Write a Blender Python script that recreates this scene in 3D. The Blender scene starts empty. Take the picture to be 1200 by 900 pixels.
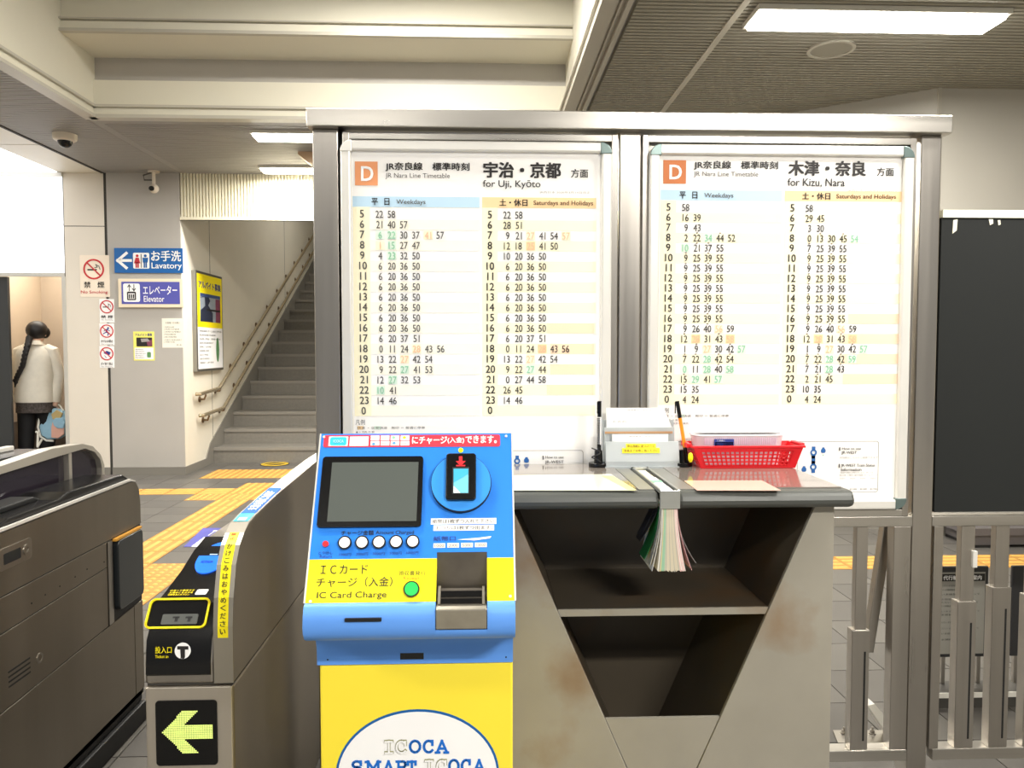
import bpy, math, random
from mathutils import Vector
random.seed(7)
C = bpy.context.scene.collection

# ------------------------------------------------------------------ camera, world, exposure
CAMZ = 1.4
FOC = 900.0                                   # focal length in pixels of a 1200 x 900 frame
PHI = math.atan(42 / FOC)                     # pitch down
THE = math.atan(35 / FOC * math.cos(PHI))     # yaw right
cd = bpy.data.cameras.new('camera')
cam = bpy.data.objects.new('camera', cd); C.objects.link(cam)
cam.location = (0, 0, CAMZ)
cam.rotation_euler = (math.pi / 2 - PHI, 0, -THE)
cd.sensor_fit = 'HORIZONTAL'; cd.sensor_width = 36; cd.lens = 36 * FOC / 1200
cd.clip_start = 0.05; cd.clip_end = 200
bpy.context.scene.camera = cam
sc = bpy.context.scene
sc.view_settings.view_transform = 'Standard'; sc.view_settings.look = 'None'
sc.view_settings.gamma = 1; sc.view_settings.use_curve_mapping = False
sc.view_settings.exposure = 0.4
w = bpy.data.worlds.new('world'); sc.world = w; w.use_nodes = True
w.node_tree.nodes['Background'].inputs[0].default_value = (1.0, 0.985, 0.96, 1)
w.node_tree.nodes['Background'].inputs[1].default_value = 0.22

FWD = Vector((math.sin(THE) * math.cos(PHI), math.cos(THE) * math.cos(PHI), -math.sin(PHI)))
RGT = Vector((math.cos(THE), -math.sin(THE), 0))
UPV = RGT.cross(FWD)
EYE = Vector((0, 0, CAMZ))

# ------------------------------------------------------------------ helpers
def s2l(c): return c / 12.92 if c <= 0.04045 else ((c + 0.055) / 1.055) ** 2.4
def col(r, g, b): return (s2l(r / 255), s2l(g / 255), s2l(b / 255), 1)
MC = {}
def mat(name, rgb, rough=0.5, metal=0.0, var=0.0, scale=8.0, stretch=(1, 1, 1), bump=0.0, emit=0.0, alpha=1.0, trans=0.0, rvar=0.0, stain=None, coat=0.0, ior=1.45):
    if name in MC: return MC[name]
    m = bpy.data.materials.new(name); m.use_nodes = True
    nt = m.node_tree; b = nt.nodes['Principled BSDF']
    b.inputs['Base Color'].default_value = col(*rgb)
    b.inputs['Roughness'].default_value = rough; b.inputs['Metallic'].default_value = metal
    b.inputs['IOR'].default_value = ior
    if coat: b.inputs['Coat Weight'].default_value = coat; b.inputs['Coat Roughness'].default_value = 0.05
    if emit:
        b.inputs['Emission Color'].default_value = col(*rgb); b.inputs['Emission Strength'].default_value = emit
    b.inputs['Alpha'].default_value = alpha
    b.inputs['Transmission Weight'].default_value = trans
    if var or bump or rvar or stain:
        tc = nt.nodes.new('ShaderNodeTexCoord'); mp = nt.nodes.new('ShaderNodeMapping')
        mp.inputs['Scale'].default_value = stretch
        nt.links.new(tc.outputs['Object'], mp.inputs['Vector'])
        nz = nt.nodes.new('ShaderNodeTexNoise'); nz.inputs['Scale'].default_value = scale
        nz.inputs['Detail'].default_value = 5
        nt.links.new(mp.outputs['Vector'], nz.inputs['Vector'])
        last = None
        if var:
            mr = nt.nodes.new('ShaderNodeMapRange')
            mr.inputs['From Min'].default_value = 0.25; mr.inputs['From Max'].default_value = 0.75
            mr.inputs['To Min'].default_value = 1 - var; mr.inputs['To Max'].default_value = 1 + var * 0.5
            nt.links.new(nz.outputs['Fac'], mr.inputs['Value'])
            mx = nt.nodes.new('ShaderNodeMix'); mx.data_type = 'RGBA'; mx.blend_type = 'MULTIPLY'
            mx.inputs['Factor'].default_value = 1
            mx.inputs['A'].default_value = col(*rgb)
            nt.links.new(mr.outputs['Result'], mx.inputs['B'])
            last = mx.outputs['Result']
            nt.links.new(last, b.inputs['Base Color'])
        if stain:
            n2 = nt.nodes.new('ShaderNodeTexNoise'); n2.inputs['Scale'].default_value = 3.2; n2.inputs['Detail'].default_value = 7
            nt.links.new(tc.outputs['Object'], n2.inputs['Vector'])
            r2 = nt.nodes.new('ShaderNodeMapRange'); r2.inputs['From Min'].default_value = 0.52; r2.inputs['From Max'].default_value = 0.75
            nt.links.new(n2.outputs['Fac'], r2.inputs['Value'])
            m2 = nt.nodes.new('ShaderNodeMix'); m2.data_type = 'RGBA'
            nt.links.new(r2.outputs['Result'], m2.inputs['Factor'])
            m2.inputs['A'].default_value = col(*rgb); m2.inputs['B'].default_value = col(*stain)
            if last: nt.links.new(last, m2.inputs['A'])
            nt.links.new(m2.outputs['Result'], b.inputs['Base Color'])
        if rvar:
            r3 = nt.nodes.new('ShaderNodeMapRange'); r3.inputs['To Min'].default_value = max(0.02, rough - rvar); r3.inputs['To Max'].default_value = rough + rvar
            nt.links.new(nz.outputs['Fac'], r3.inputs['Value']); nt.links.new(r3.outputs['Result'], b.inputs['Roughness'])
        if bump:
            bp = nt.nodes.new('ShaderNodeBump'); bp.inputs['Strength'].default_value = bump; bp.inputs['Distance'].default_value = 0.002
            nt.links.new(nz.outputs['Fac'], bp.inputs['Height']); nt.links.new(bp.outputs['Normal'], b.inputs['Normal'])
    MC[name] = m
    return m

STEEL = mat('brushed_steel', (176, 171, 164), 0.3, 1.0, 0.10, 30, (1, 1, 0.03), 0.05, rvar=0.08)
STEELH = mat('brushed_steel_flat', (188, 184, 177), 0.3, 1.0, 0.10, 30, (0.03, 1, 1), 0.05, rvar=0.08)
STEELB = mat('brown_brushed_steel', (150, 142, 130), 0.38, 1.0, 0.14, 18, (1, 0.4, 0.05), 0.05, rvar=0.08)
ALU = mat('pale_aluminium', (228, 226, 220), 0.35, 0.35, 0.05, 6)
CAPM = mat('corner_cap_grey', (108, 124, 122), 0.3, 0.6)
PAPER = mat('white_print', (250, 248, 245), 0.45)
INK = mat('black_ink', (35, 32, 32), 0.5)
DINK = mat('dark_grey_ink', (72, 69, 68), 0.5)
GREYINK = mat('grey_ink', (95, 92, 92), 0.5)
LINK = mat('pale_grey_ink', (165, 160, 158), 0.5)
PYELL = mat('faint_yellow_print', (254, 250, 234), 0.5)
PYEL = mat('pale_yellow_print', (255, 248, 216), 0.5)
PBLU = mat('pale_blue_print', (192, 222, 242), 0.5)
PORA = mat('pale_orange_print', (250, 215, 165), 0.5)
FORA = mat('faded_orange_print', (252, 222, 192), 0.5)
ORA = mat('orange_print', (236, 158, 108), 0.5)
ORB = mat('brown_orange_print', (205, 118, 62), 0.5)
INKO = mat('orange_ink', (246, 196, 160), 0.5)
INKG = mat('green_ink', (140, 200, 164), 0.5)
PGRN = mat('pale_green_print', (226, 244, 228), 0.5)
WHT = mat('plain_white', (252, 252, 252), 0.45)
YEL = mat('bright_yellow', (255, 236, 20), 0.42)
RED = mat('bright_red', (225, 35, 45), 0.42)
REDP = mat('print_red', (200, 40, 50), 0.5)
BLK = mat('black_gloss', (8, 8, 9), 0.25)
BLKM = mat('black_matt', (22, 22, 22), 0.55)
SIGNB = mat('sign_blue', (10, 96, 170), 0.4)
VIOLET = mat('sign_violet', (84, 86, 172), 0.4)
NAVY = mat('navy_print', (40, 60, 140), 0.5)
WALLC = mat('cream_panel', (232, 226, 210), 0.45, 0, 0.04, 2)
WALLG = mat('grey_panel', (182, 178, 172), 0.45, 0, 0.05, 2)
SEAM = mat('dark_joint', (60, 58, 54), 0.7)

class Pl:
    """a real plane in the place: origin, right axis, up axis; uv() gives the spot of it seen at a picture point"""
    def __init__(s, o, a, b):
        s.o = Vector(o); s.a = Vector(a).normalized(); s.b = Vector(b).normalized(); s.n = s.a.cross(s.b).normalized()
    def P(s, u, v, w=0.0): return s.o + s.a * u + s.b * v + s.n * w
    def uv(s, px, py):
        d = FWD + RGT * ((px - 600) / FOC) + UPV * (-(py - 450) / FOC)
        t = (s.o - EYE).dot(s.n) / d.dot(s.n)
        q = EYE + d * t - s.o
        return (q.dot(s.a), q.dot(s.b))
def FR(y, x=0, z=0): return Pl((x, y, z), (1, 0, 0), (0, 0, 1))     # faces the camera
def SD(x): return Pl((x, 0, 0), (0, 1, 0), (0, 0, 1))               # faces +X
def HZ(z): return Pl((0, 0, z), (1, 0, 0), (0, 1, 0))               # faces up

class MB:
    def __init__(s): s.v = []; s.f = []; s.m = []; s.mats = []; s.sm = []
    def mi(s, m):
        if m not in s.mats: s.mats.append(m)
        return s.mats.index(m)
    def raw(s, vs, fs, m, smooth=False):
        k = len(s.v); i = s.mi(m); s.v += [tuple(x) for x in vs]
        for f in fs: s.f.append(tuple(k + j for j in f)); s.m.append(i); s.sm.append(smooth)
        return s
    def box(s, x0, y0, z0, x1, y1, z1, m):
        vs = [(x, y, z) for z in (z0, z1) for y in (y0, y1) for x in (x0, x1)]
        return s.raw(vs, [(0, 2, 3, 1), (4, 5, 7, 6), (0, 1, 5, 4), (2, 6, 7, 3), (0, 4, 6, 2), (1, 3, 7, 5)], m)
    def prism(s, pl, pts, w0, w1, m, smooth=False):
        n = len(pts)
        area = sum(pts[i][0] * pts[(i + 1) % n][1] - pts[(i + 1) % n][0] * pts[i][1] for i in range(n))
        if area < 0: pts = pts[::-1]
        vs = [pl.P(u, v, w0) for u, v in pts] + [pl.P(u, v, w1) for u, v in pts]
        k = len(s.v); s.raw(vs, [tuple(range(n - 1, -1, -1)), tuple(range(n, 2 * n))], m)
        i = s.mi(m)
        for j in range(n):
            s.f.append((k + j, k + (j + 1) % n, k + n + (j + 1) % n, k + n + j)); s.m.append(i); s.sm.append(smooth)
        return s
    def rect(s, pl, u0, v0, u1, v1, w0, w1, m): return s.prism(pl, [(u0, v0), (u1, v0), (u1, v1), (u0, v1)], w0, w1, m)
    def flat(s, pl, pts, w, m):
        n = len(pts)
        area = sum(pts[i][0] * pts[(i + 1) % n][1] - pts[(i + 1) % n][0] * pts[i][1] for i in range(n))
        if area < 0: pts = pts[::-1]
        return s.raw([pl.P(u, v, w) for u, v in pts], [tuple(range(n))], m)
    def rr(s, pl, u0, v0, u1, v1, r, w0, w1, m): return s.prism(pl, rrect(u0, v0, u1, v1, r), w0, w1, m, False)
    def disc(s, pl, u, v, r, w0, w1, m, n=28, ry=None, a0=0):
        ry = ry or r
        return s.prism(pl, [(u + r * math.cos(a0 + 2 * math.pi * i / n), v + ry * math.sin(a0 + 2 * math.pi * i / n)) for i in range(n)], w0, w1, m, True)
    def ring(s, pl, u, v, r0, r1, w0, w1, m, n=40, ky=1.0):
        vs = []; fs = []
        for i in range(n):
            c, q = math.cos(2 * math.pi * i / n), math.sin(2 * math.pi * i / n)
            vs += [pl.P(u + r0 * c, v + r0 * q * ky, w0), pl.P(u + r1 * c, v + r1 * q * ky, w0), pl.P(u + r1 * c, v + r1 * q * ky, w1), pl.P(u + r0 * c, v + r0 * q * ky, w1)]
        for i in range(n):
            a = 4 * i; b = 4 * ((i + 1) % n)
            for j in range(4): fs.append((a + j, a + (j + 1) % 4, b + (j + 1) % 4, b + j))
        return s.raw(vs, fs, m, True)
    def line(s, pl, pts, wd, w, m, t=0.0):
        """flat stroke along a polyline"""
        w0 = w
        for k, (a, b) in enumerate(zip(pts[:-1], pts[1:])):
            if not t: w = w0 + 0.00025 * (k % 2)
            dx, dy = b[0] - a[0], b[1] - a[1]; L = math.hypot(dx, dy) or 1e-9
            ex, ey = dx / L * wd * 0.5, dy / L * wd * 0.5
            q = [(a[0] - ex - (-ey), a[1] - ey - ex), (b[0] + ex + ey, b[1] + ey - ex), (b[0] + ex - ey, b[1] + ey + ex), (a[0] - ex - ey, a[1] - ey + ex)]
            if t: s.prism(pl, q, w, w + t, m)
            else: s.flat(pl, q, w, m)
        return s
    def tube(s, pts, rad, m, n=10, caps=True, flatz=1.0):
        pts = [Vector(p) for p in pts]; N = len(pts)
        rs = rad if isinstance(rad, (list, tuple)) else [rad] * N
        vs = []; up = None
        for i in range(N):
            t = (pts[min(i + 1, N - 1)] - pts[max(i - 1, 0)]).normalized()
            if up is None:
                up = Vector((0, 0, 1)) if abs(t.z) < 0.9 else Vector((1, 0, 0))
            a = t.cross(up)
            if a.length < 1e-4: a = t.cross(Vector((1, 0, 0)))
            a.normalize(); b = a.cross(t).normalized(); up = b
            for j in range(n):
                an = 2 * math.pi * j / n
                vs.append(pts[i] + a * rs[i] * math.cos(an) + b * rs[i] * flatz * math.sin(an))
        fs = []
        for i in range(N - 1):
            for j in range(n):
                fs.append((i * n + j, (i + 1) * n + j, (i + 1) * n + (j + 1) % n, i * n + (j + 1) % n))
        if caps: fs += [tuple(range(n)), tuple(range((N - 1) * n, N * n))[::-1]]
        return s.raw(vs, fs, m, True)
    def loft(s, rings, m, caps=True, smooth=True):
        n = len(rings[0]); vs = [p for r in rings for p in r]; fs = []
        for i in range(len(rings) - 1):
            for j in range(n):
                fs.append((i * n + j, i * n + (j + 1) % n, (i + 1) * n + (j + 1) % n, (i + 1) * n + j))
        if caps: fs += [tuple(range(n))[::-1], tuple(range((len(rings) - 1) * n, len(rings) * n))]
        return s.raw(vs, fs, m, smooth)
    def sphere(s, c, r, m, n=12, k=8, sc=(1, 1, 1)):
        rings = []
        for i in range(1, k):
            a = math.pi * i / k
            rings.append([(c[0] + r * sc[0] * math.sin(a) * math.cos(2 * math.pi * j / n), c[1] + r * sc[1] * math.sin(a) * math.sin(2 * math.pi * j / n), c[2] - r * sc[2] * math.cos(a)) for j in range(n)])
        return s.loft(rings, m)
    def sweep(s, prof, x0, x1, m, smooth=False):
        """closed (y,z) profile swept along X"""
        n = len(prof)
        area = sum(prof[i][0] * prof[(i + 1) % n][1] - prof[(i + 1) % n][0] * prof[i][1] for i in range(n))
        pl = Pl((x0, 0, 0), (0, 1, 0), (0, 0, 1))
        return s.prism(pl, prof, 0, x1 - x0, m, smooth)

def rrect(u0, v0, u1, v1, r, k=5):
    r = min(r, abs(u1 - u0) / 2, abs(v1 - v0) / 2); p = []
    for (cx, cy, a) in ((u1 - r, v0 + r, -90), (u1 - r, v1 - r, 0), (u0 + r, v1 - r, 90), (u0 + r, v0 + r, 180)):
        for i in range(k + 1):
            t = math.radians(a + 90 * i / k); p.append((cx + r * math.cos(t), cy + r * math.sin(t)))
    return p

def wloc(o):
    l = Vector((0, 0, 0))
    while o: l = l + o.location; o = o.parent
    return l
def build(name, mb, parent=None, bevel=0.0, recenter=False, kind=None, angle=35):
    me = bpy.data.meshes.new(name)
    base = wloc(parent) if parent else Vector((0, 0, 0))
    loc = Vector((0, 0, 0))
    if recenter and mb.v:
        xs = [v[0] for v in mb.v]; ys = [v[1] for v in mb.v]; zs = [v[2] for v in mb.v]
        loc = Vector(((min(xs) + max(xs)) / 2, (min(ys) + max(ys)) / 2, min(zs))) - base
    off = base + loc
    me.from_pydata([(v[0] - off.x, v[1] - off.y, v[2] - off.z) for v in mb.v], [], mb.f)
    for m in mb.mats: me.materials.append(m)
    me.polygons.foreach_set('material_index', mb.m)
    me.polygons.foreach_set('use_smooth', [bool(q) for q in mb.sm])
    me.update()
    if any(mb.sm):
        try: me.set_sharp_from_angle(angle=math.radians(angle))
        except Exception: pass
    o = bpy.data.objects.new(name, me); C.objects.link(o); o.location = loc
    if parent: o.parent = parent
    if bevel:
        bm = o.modifiers.new('bevel', 'BEVEL'); bm.width = bevel; bm.segments = 2; bm.limit_method = 'ANGLE'; bm.angle_limit = math.radians(40)
    if kind: o['kind'] = kind
    return o
def tag(o, label, cat, group=None, kind=None):
    o['label'] = label; o['category'] = cat
    if group: o['group'] = group
    if kind: o['kind'] = kind
    return o
def thing(name, label, cat, loc, group=None):
    o = bpy.data.objects.new(name, None); C.objects.link(o); o.location = loc; o.empty_display_size = 0.1
    return tag(o, label, cat, group)
def struct(name, loc=(0, 0, 0)):
    o = bpy.data.objects.new(name, None); C.objects.link(o); o.location = loc; o['kind'] = 'structure'
    return o
def plabel(o, s): o['label'] = s; return o

# ---- lettering: the built-in font turned into flat mesh
TC = {}
def glyphs(s, bold=0.0, mono=False):
    k = (s, bold)
    if k in TC: return TC[k]
    c = bpy.data.curves.new('t', 'FONT'); c.body = s; c.resolution_u = 3
    o = bpy.data.objects.new('t', c); C.objects.link(o)
    bpy.context.view_layer.update()
    me = bpy.data.meshes.new_from_object(o.evaluated_get(bpy.context.evaluated_depsgraph_get()))
    vs = [(v.co.x, v.co.y) for v in me.vertices]; fs = [tuple(p.vertices) for p in me.polygons]
    bpy.data.objects.remove(o); bpy.data.curves.remove(c); bpy.data.meshes.remove(me)
    if not vs: vs = [(0, 0)]; fs = []
    if bold and fs:
        n0 = len(vs); v0, f0 = vs, fs; vs, fs = [], []
        for q, (dx, dy) in enumerate(((-1, -.6), (1, -.6), (-1, .6), (1, .6))):
            vs += [(x + dx * bold, y + dy * bold) for x, y in v0]; fs += [tuple(i + n0 * q for i in f) for f in f0]
    xs = [v[0] for v in vs]; ys = [v[1] for v in vs]
    TC[k] = (vs, fs, min(xs), max(xs), min(ys), max(ys)); return TC[k]
def tfit(mb, pl, s, u0, v0, u1, v1, m, bold=0.0, w=0.0006):
    vs, fs, a, b, c, d = glyphs(s, bold)
    sx = (u1 - u0) / max(b - a, 1e-6); sy = (v1 - v0) / max(d - c, 1e-6)
    nv = len(vs) // 4 if bold and fs else len(vs)      # the four bold copies sit a hair apart, never in one plane
    mb.raw([pl.P(u0 + (x - a) * sx, v0 + (y - c) * sy, w + (i // nv) * .0002) for i, (x, y) in enumerate(vs)], fs, m)
def tpx(mb, pl, s, x0, y0, x1, y1, m, bold=0.0, w=0.0006):
    xm, ym = (x0 + x1) / 2, (y0 + y1) / 2
    tfit(mb, pl, s, pl.uv(x0, ym)[0], pl.uv(xm, y1)[1], pl.uv(x1, ym)[0], pl.uv(xm, y0)[1], m, bold, w)
def rpx(mb, pl, x0, y0, x1, y1, w0, w1, m, r=0.0):
    xm, ym = (x0 + x1) / 2, (y0 + y1) / 2
    u0, v0, u1, v1 = pl.uv(x0, ym)[0], pl.uv(xm, y1)[1], pl.uv(x1, ym)[0], pl.uv(xm, y0)[1]
    if w1 is None: mb.flat(pl, rrect(u0, v0, u1, v1, r) if r else [(u0, v0), (u1, v0), (u1, v1), (u0, v1)], w0, m)
    elif r: mb.rr(pl, u0, v0, u1, v1, r, w0, w1, m)
    else: mb.rect(pl, u0, v0, u1, v1, w0, w1, m)
def ppx(mb, pl, pts, w0, w1, m):
    q = [pl.uv(x, y) for x, y in pts]
    if w1 is None: mb.flat(pl, q, w0, m)
    else: mb.prism(pl, q, w0, w1, m)
def lpx(mb, pl, pts, wd, w, m, t=0.0): mb.line(pl, [pl.uv(x, y) for x, y in pts], wd, w, m, t)

# ================================================================== SETTING
FLOORM = mat('floor_tile_grey', (100, 97, 92), 0.35, 0, 0.10, 5, bump=0.03, rvar=0.06)
FLOORM2 = mat('floor_tile_grey_b', (94, 91, 87), 0.35, 0, 0.10, 5, bump=0.03, rvar=0.06)
GROUT = mat('floor_grout', (148, 144, 135), 0.8)
TACT = mat('tactile_yellow', (216, 168, 86), 0.5, 0, 0.10, 14)
TACB = mat('tactile_base', (184, 136, 66), 0.6, 0, 0.12, 14)
floor = build('floor', MB().box(-8, -4, -0.12, 6.5, 18, -0.006, GROUT)); floor['kind'] = 'structure'
GX0, GY0, TS = -2.45, 4.72, 0.3
tile_m = {}
def tilemesh(m):
    me = bpy.data.meshes.new('floor_tile'); h = 0.1475
    b = MB().box(-h, -h, -0.008, h, h, 0.0, m)
    me.from_pydata(b.v, [], b.f); me.materials.append(m); return me
TM = [tilemesh(FLOORM), tilemesh(FLOORM2)]
def barmesh():
    b = MB().box(-0.148, -0.148, -0.008, 0.148, 0.148, 0.001, TACB)
    for k in range(4):
        x = -0.1125 + 0.075 * k
        b.raw([(x - 0.017, -0.135, 0.001), (x + 0.017, -0.135, 0.001), (x + 0.017, 0.135, 0.001), (x - 0.017, 0.135, 0.001), (x - 0.011, -0.13, 0.006), (x + 0.011, -0.13, 0.006), (x + 0.011, 0.13, 0.006), (x - 0.011, 0.13, 0.006)],
              [(4, 5, 6, 7), (0, 1, 5, 4), (1, 2, 6, 5), (2, 3, 7, 6), (3, 0, 4, 7)], TACT)
    me = bpy.data.meshes.new('tactile_block'); me.from_pydata(b.v, [], b.f); me.materials.append(TACB); me.materials.append(TACT); me.polygons.foreach_set('material_index', b.m); return me
def dotmesh():
    b = MB().box(-0.148, -0.148, -0.008, 0.148, 0.148, 0.001, TACB)
    for i in range(5):
        for j in range(5):
            x, y = -0.118 + 0.059 * i, -0.118 + 0.059 * j
            R, r = 0.018, 0.011
            ring = [(x + R * math.cos(a), y + R * math.sin(a), 0.001) for a in [k * math.pi / 3 for k in range(6)]]
            top = [(x + r * math.cos(a), y + r * math.sin(a), 0.006) for a in [k * math.pi / 3 for k in range(6)]]
            b.raw(ring + top, [(6, 7, 8, 9, 10, 11)] + [(k, (k + 1) % 6, 6 + (k + 1) % 6, 6 + k) for k in range(6)], TACT)
    me = bpy.data.meshes.new('tactile_block'); me.from_pydata(b.v, [], b.f); me.materials.append(TACB); me.materials.append(TACT); me.polygons.foreach_set('material_index', b.m); return me
BM, DM = barmesh(), dotmesh()
tact = {}
def gi(x): return round((x - GX0) / TS)
def gj(y): return round((y - GY0) / TS)
for x in (-2.75, -2.45, -2.15):
    for j in (-2, -1, 0): tact[(gi(x), j)] = ('d', 0)
for j in range(1, 8): tact[(0, j)] = ('b', 0)
for i in (-1, 0, 1): tact[(i, 8)] = ('d', 0)
for i in range(-6, 0): tact[(i, 9)] = ('b', 1) if i > -4 else ('d', 0)
for c in ((0, 9), (1, 9), (0, 10), (1, 10), (1, 11)): tact[c] = ('b', 0)
for i in range(-2, 3):
    for j in (12, 13): tact[(i, j)] = ('b', 0)
for i in range(gi(1.2), gi(4.6)): tact[(i, 0)] = ('b', 1)
rest = MB(); ntile = 0
for i in range(-12, 27):
    for j in range(-17, 17):
        cx, cy = GX0 + TS * (i + 0.5), GY0 + TS * (j + 0.5)
        if cx < -5.9 or cx > 5.4: continue
        if (i, j) in tact:
            k, rot = tact[(i, j)]
            o = bpy.data.objects.new('tactile_block', BM if k == 'b' else DM); C.objects.link(o); o.parent = floor
            o.location = (cx, cy, 0); o.rotation_euler = (0, 0, math.pi / 2 * rot); continue
        vis = (-3.7 < cx < -1.5 and 4.0 < cy < 9.6) or (1.1 < cx < 4.3 and 2.3 < cy < 5.7 and cx < cy * 0.72 + 0.2 and cx > cy * 0.44 - 0.2) or (-1.45 < cx < -0.7 and 2.0 < cy < 3.4)
        if vis and ntile < 290:
            o = bpy.data.objects.new('floor_tile', TM[(i * 7 + j * 5) % 2]); C.objects.link(o); o.parent = floor; o.location = (cx, cy, 0); ntile += 1
        else:
            rest.box(cx - 0.1475, cy - 0.1475, -0.008, cx + 0.1475, cy + 0.1475, 0, FLOORM)
build('floor_tile_field', rest, floor, kind='stuff')
# violet floor marking by the gate, and a round yellow mark at the stair foot
HF = HZ(0.001)
b = MB(); ppx(b, HF, [(215, 641), (238, 619), (268, 619), (268, 641)], 0.0, 0.002, VIOLET)
b2 = MB(); ppx(b, HF, [(224, 641), (239, 630), (245, 630), (237, 641)], 0.002, 0.003, WHT)
tpx(b, HF, 'Ticket', 246, 622, 266, 628, WHT, 0.02, 0.003)
build('floor_marking', b, floor)
b = MB(); u, v = HF.uv(322, 544); b.disc(HF, u, v, .17, 0.0, .003, BLKM, 28); b.ring(HF, u, v, 0.12, 0.16, 0.003, 0.006, mat('worn_yellow', (214, 178, 50), .6), 28); b.line(HF, [(u - .10, v - .06), (u + .10, v + .06)], .04, .003, MC['worn_yellow'], .003)
tag(build('floor_sticker', b), 'round yellow and black sticker on the floor at the foot of the stairs', 'sticker')

# ---- ceiling
ZC = 3.3; YW = 8.57
CEILG = mat('ceiling_grey', (156, 154, 150), 0.55, 0, 0.03, 2)
RIBM = mat('ceiling_rib_grey', (160, 156, 142), 0.5)
COFF = mat('coffer_cream', (226, 222, 206), 0.5, 0, 0.03, 1.5)
MOUL = mat('moulding_grey', (196, 192, 180), 0.4, 0.2)
CX0, CX1, CY1, CZT = -3.2, 0.71, 6.6, 4.17
b = MB()
b.box(-8, -4, ZC, CX0 - 0.02, YW + 0.1, ZC + 0.1, CEILG)
b.box(CX1 + 0.1, -4, ZC + 0.03, 6.5, CY1 + 3, ZC + 0.1, CEILG)
b.box(CX0 - 0.02, CY1 + 0.02, ZC, CX1 + 0.1, 9.3, ZC + 0.1, CEILG)
b.box(CX0 - 0.3, -4, CZT, CX1 + 0.3, CY1 + 0.1, CZT + 0.1, CEILG)
ceiling = build('ceiling', b); ceiling['kind'] = 'structure'
# fine grooves of the left soffit (ribs running along X)
b = MB(); y = 6.75
while y < YW: b.box(CX0, y, ZC - 0.004, 1.5, y + 0.035, ZC, CEILG); y += 0.05
y = 2.4
while y < YW: b.box(-4.085, y, ZC - 0.004, CX0 - 0.08, y + 0.04, ZC, CEILG); y += 0.05
build('ceiling_slats', b, ceiling, kind='stuff')
b = MB(); y = 2.3
while y < 7.0:
    b.sweep([(y, ZC + 0.03), (y + 0.006, ZC), (y + 0.032, ZC), (y + 0.038, ZC + 0.03)], 0.86, 4.5, RIBM); y += 0.046
build('ceiling_slats', b, ceiling, kind='stuff')
b = MB().box(1.43, 2.0, ZC - 0.006, 1.47, 7.0, ZC + 0.03, MOUL); build('joint_strip', b, ceiling)
# coffer walls
b = MB().box(CX0 - 0.06, -4, ZC + 0.1, CX0, CY1, CZT, COFF); build('coffer_panel', b, ceiling)
b = MB().box(CX1, -4, ZC + 0.1, CX1 + 0.06, CY1, CZT, COFF); build('coffer_panel', b, ceiling)
b = MB().box(CX0, CY1 - 0.03, ZC + 0.1, CX1, CY1 + 0.03, ZC + 0.31, COFF); build('coffer_panel', b, ceiling)
b = MB().box(CX0, CY1, ZC + 0.31, CX1, CY1 + 0.05, CZT, WALLG); build('coffer_panel', b, ceiling)
# cross beam
b = MB().box(CX0, 6.1, 3.80, CX1, CY1, 4.3, COFF); beam = build('ceiling_beam', b, ceiling)
b = MB(); b.box(CX0, 6.06, 3.80, CX1, 6.1, 3.825, MOUL); b.box(CX0, 6.085, 3.825, CX1, 6.1, 3.885, COFF); b.box(CX0, 6.06, 3.895, CX1, 6.1, 3.905, MOUL)
build('moulding', b, beam)
# moulding round the coffer
def mould(along):
    b = MB()
    P = [(0, 0), (0.0, 0.022), (-0.016, 0.028), (-0.024, 0.045), (-0.022, 0.075), (-0.012, 0.085), (-0.004, 0.095), (-0.004, 0.115), (0.055, 0.115), (0.055, 0)]
    P = [(-0.03 + p[0] * 0.0 + (0.03 + p[0]) * 1.0, p[1]) for p in P]
    if along == 'back': b.sweep([(CY1 - 0.04 - p[0], ZC + p[1]) for p in P], CX0 - 0.0, CX1, MOUL)
    return b
b = MB()
b.box(CX0 - 0.03, CY1 - 0.07, ZC - 0.005, CX1 + 0.03, CY1 + 0.03, ZC + 0.022, MOUL)
b.box(CX0, CY1 - 0.035, ZC + 0.02, CX1, CY1 + 0.03, ZC + 0.085, COFF)
b.box(CX0, CY1 - 0.06, ZC + 0.085, CX1, CY1 + 0.03, ZC + 0.105, MOUL)
build('moulding', b, ceiling)
b = MB()
b.box(CX0 - 0.08, -4, ZC - 0.005, CX0 + 0.03, CY1, ZC + 0.02, MOUL)
b.box(CX0 - 0.06, -4, ZC + 0.02, CX0 + 0.0, CY1, ZC + 0.085, COFF)
b.box(CX0 - 0.06, -4, ZC + 0.085, CX0 + 0.025, CY1, ZC + 0.105, MOUL)
build('moulding', b, ceiling)
b = MB()
b.box(CX1 - 0.06, -4, ZC + 0.085, CX1 + 0.06, CY1, ZC + 0.105, MOUL)
b.sweep([(0, 0)] * 0 or [(-4, ZC + 0.02), (CY1, ZC + 0.02), (CY1, ZC + 0.085), (-4, ZC + 0.085)], CX1 - 0.04, CX1 + 0.1, MOUL)
b.box(CX1 - 0.05, -4, ZC - 0.0, CX1 + 0.04, CY1 + 0.1, ZC + 0.022, MOUL)
b.box(CX1 + 0.055, -4, ZC - 0.004, CX1 + 0.065, CY1 + 0.1, ZC + 0.022, MOUL)
b.box(CX1 + 0.09, -4, ZC - 0.012, CX1 + 0.12, CY1 + 0.3, ZC + 0.04, MOUL)
build('moulding', b, ceiling)
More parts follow.
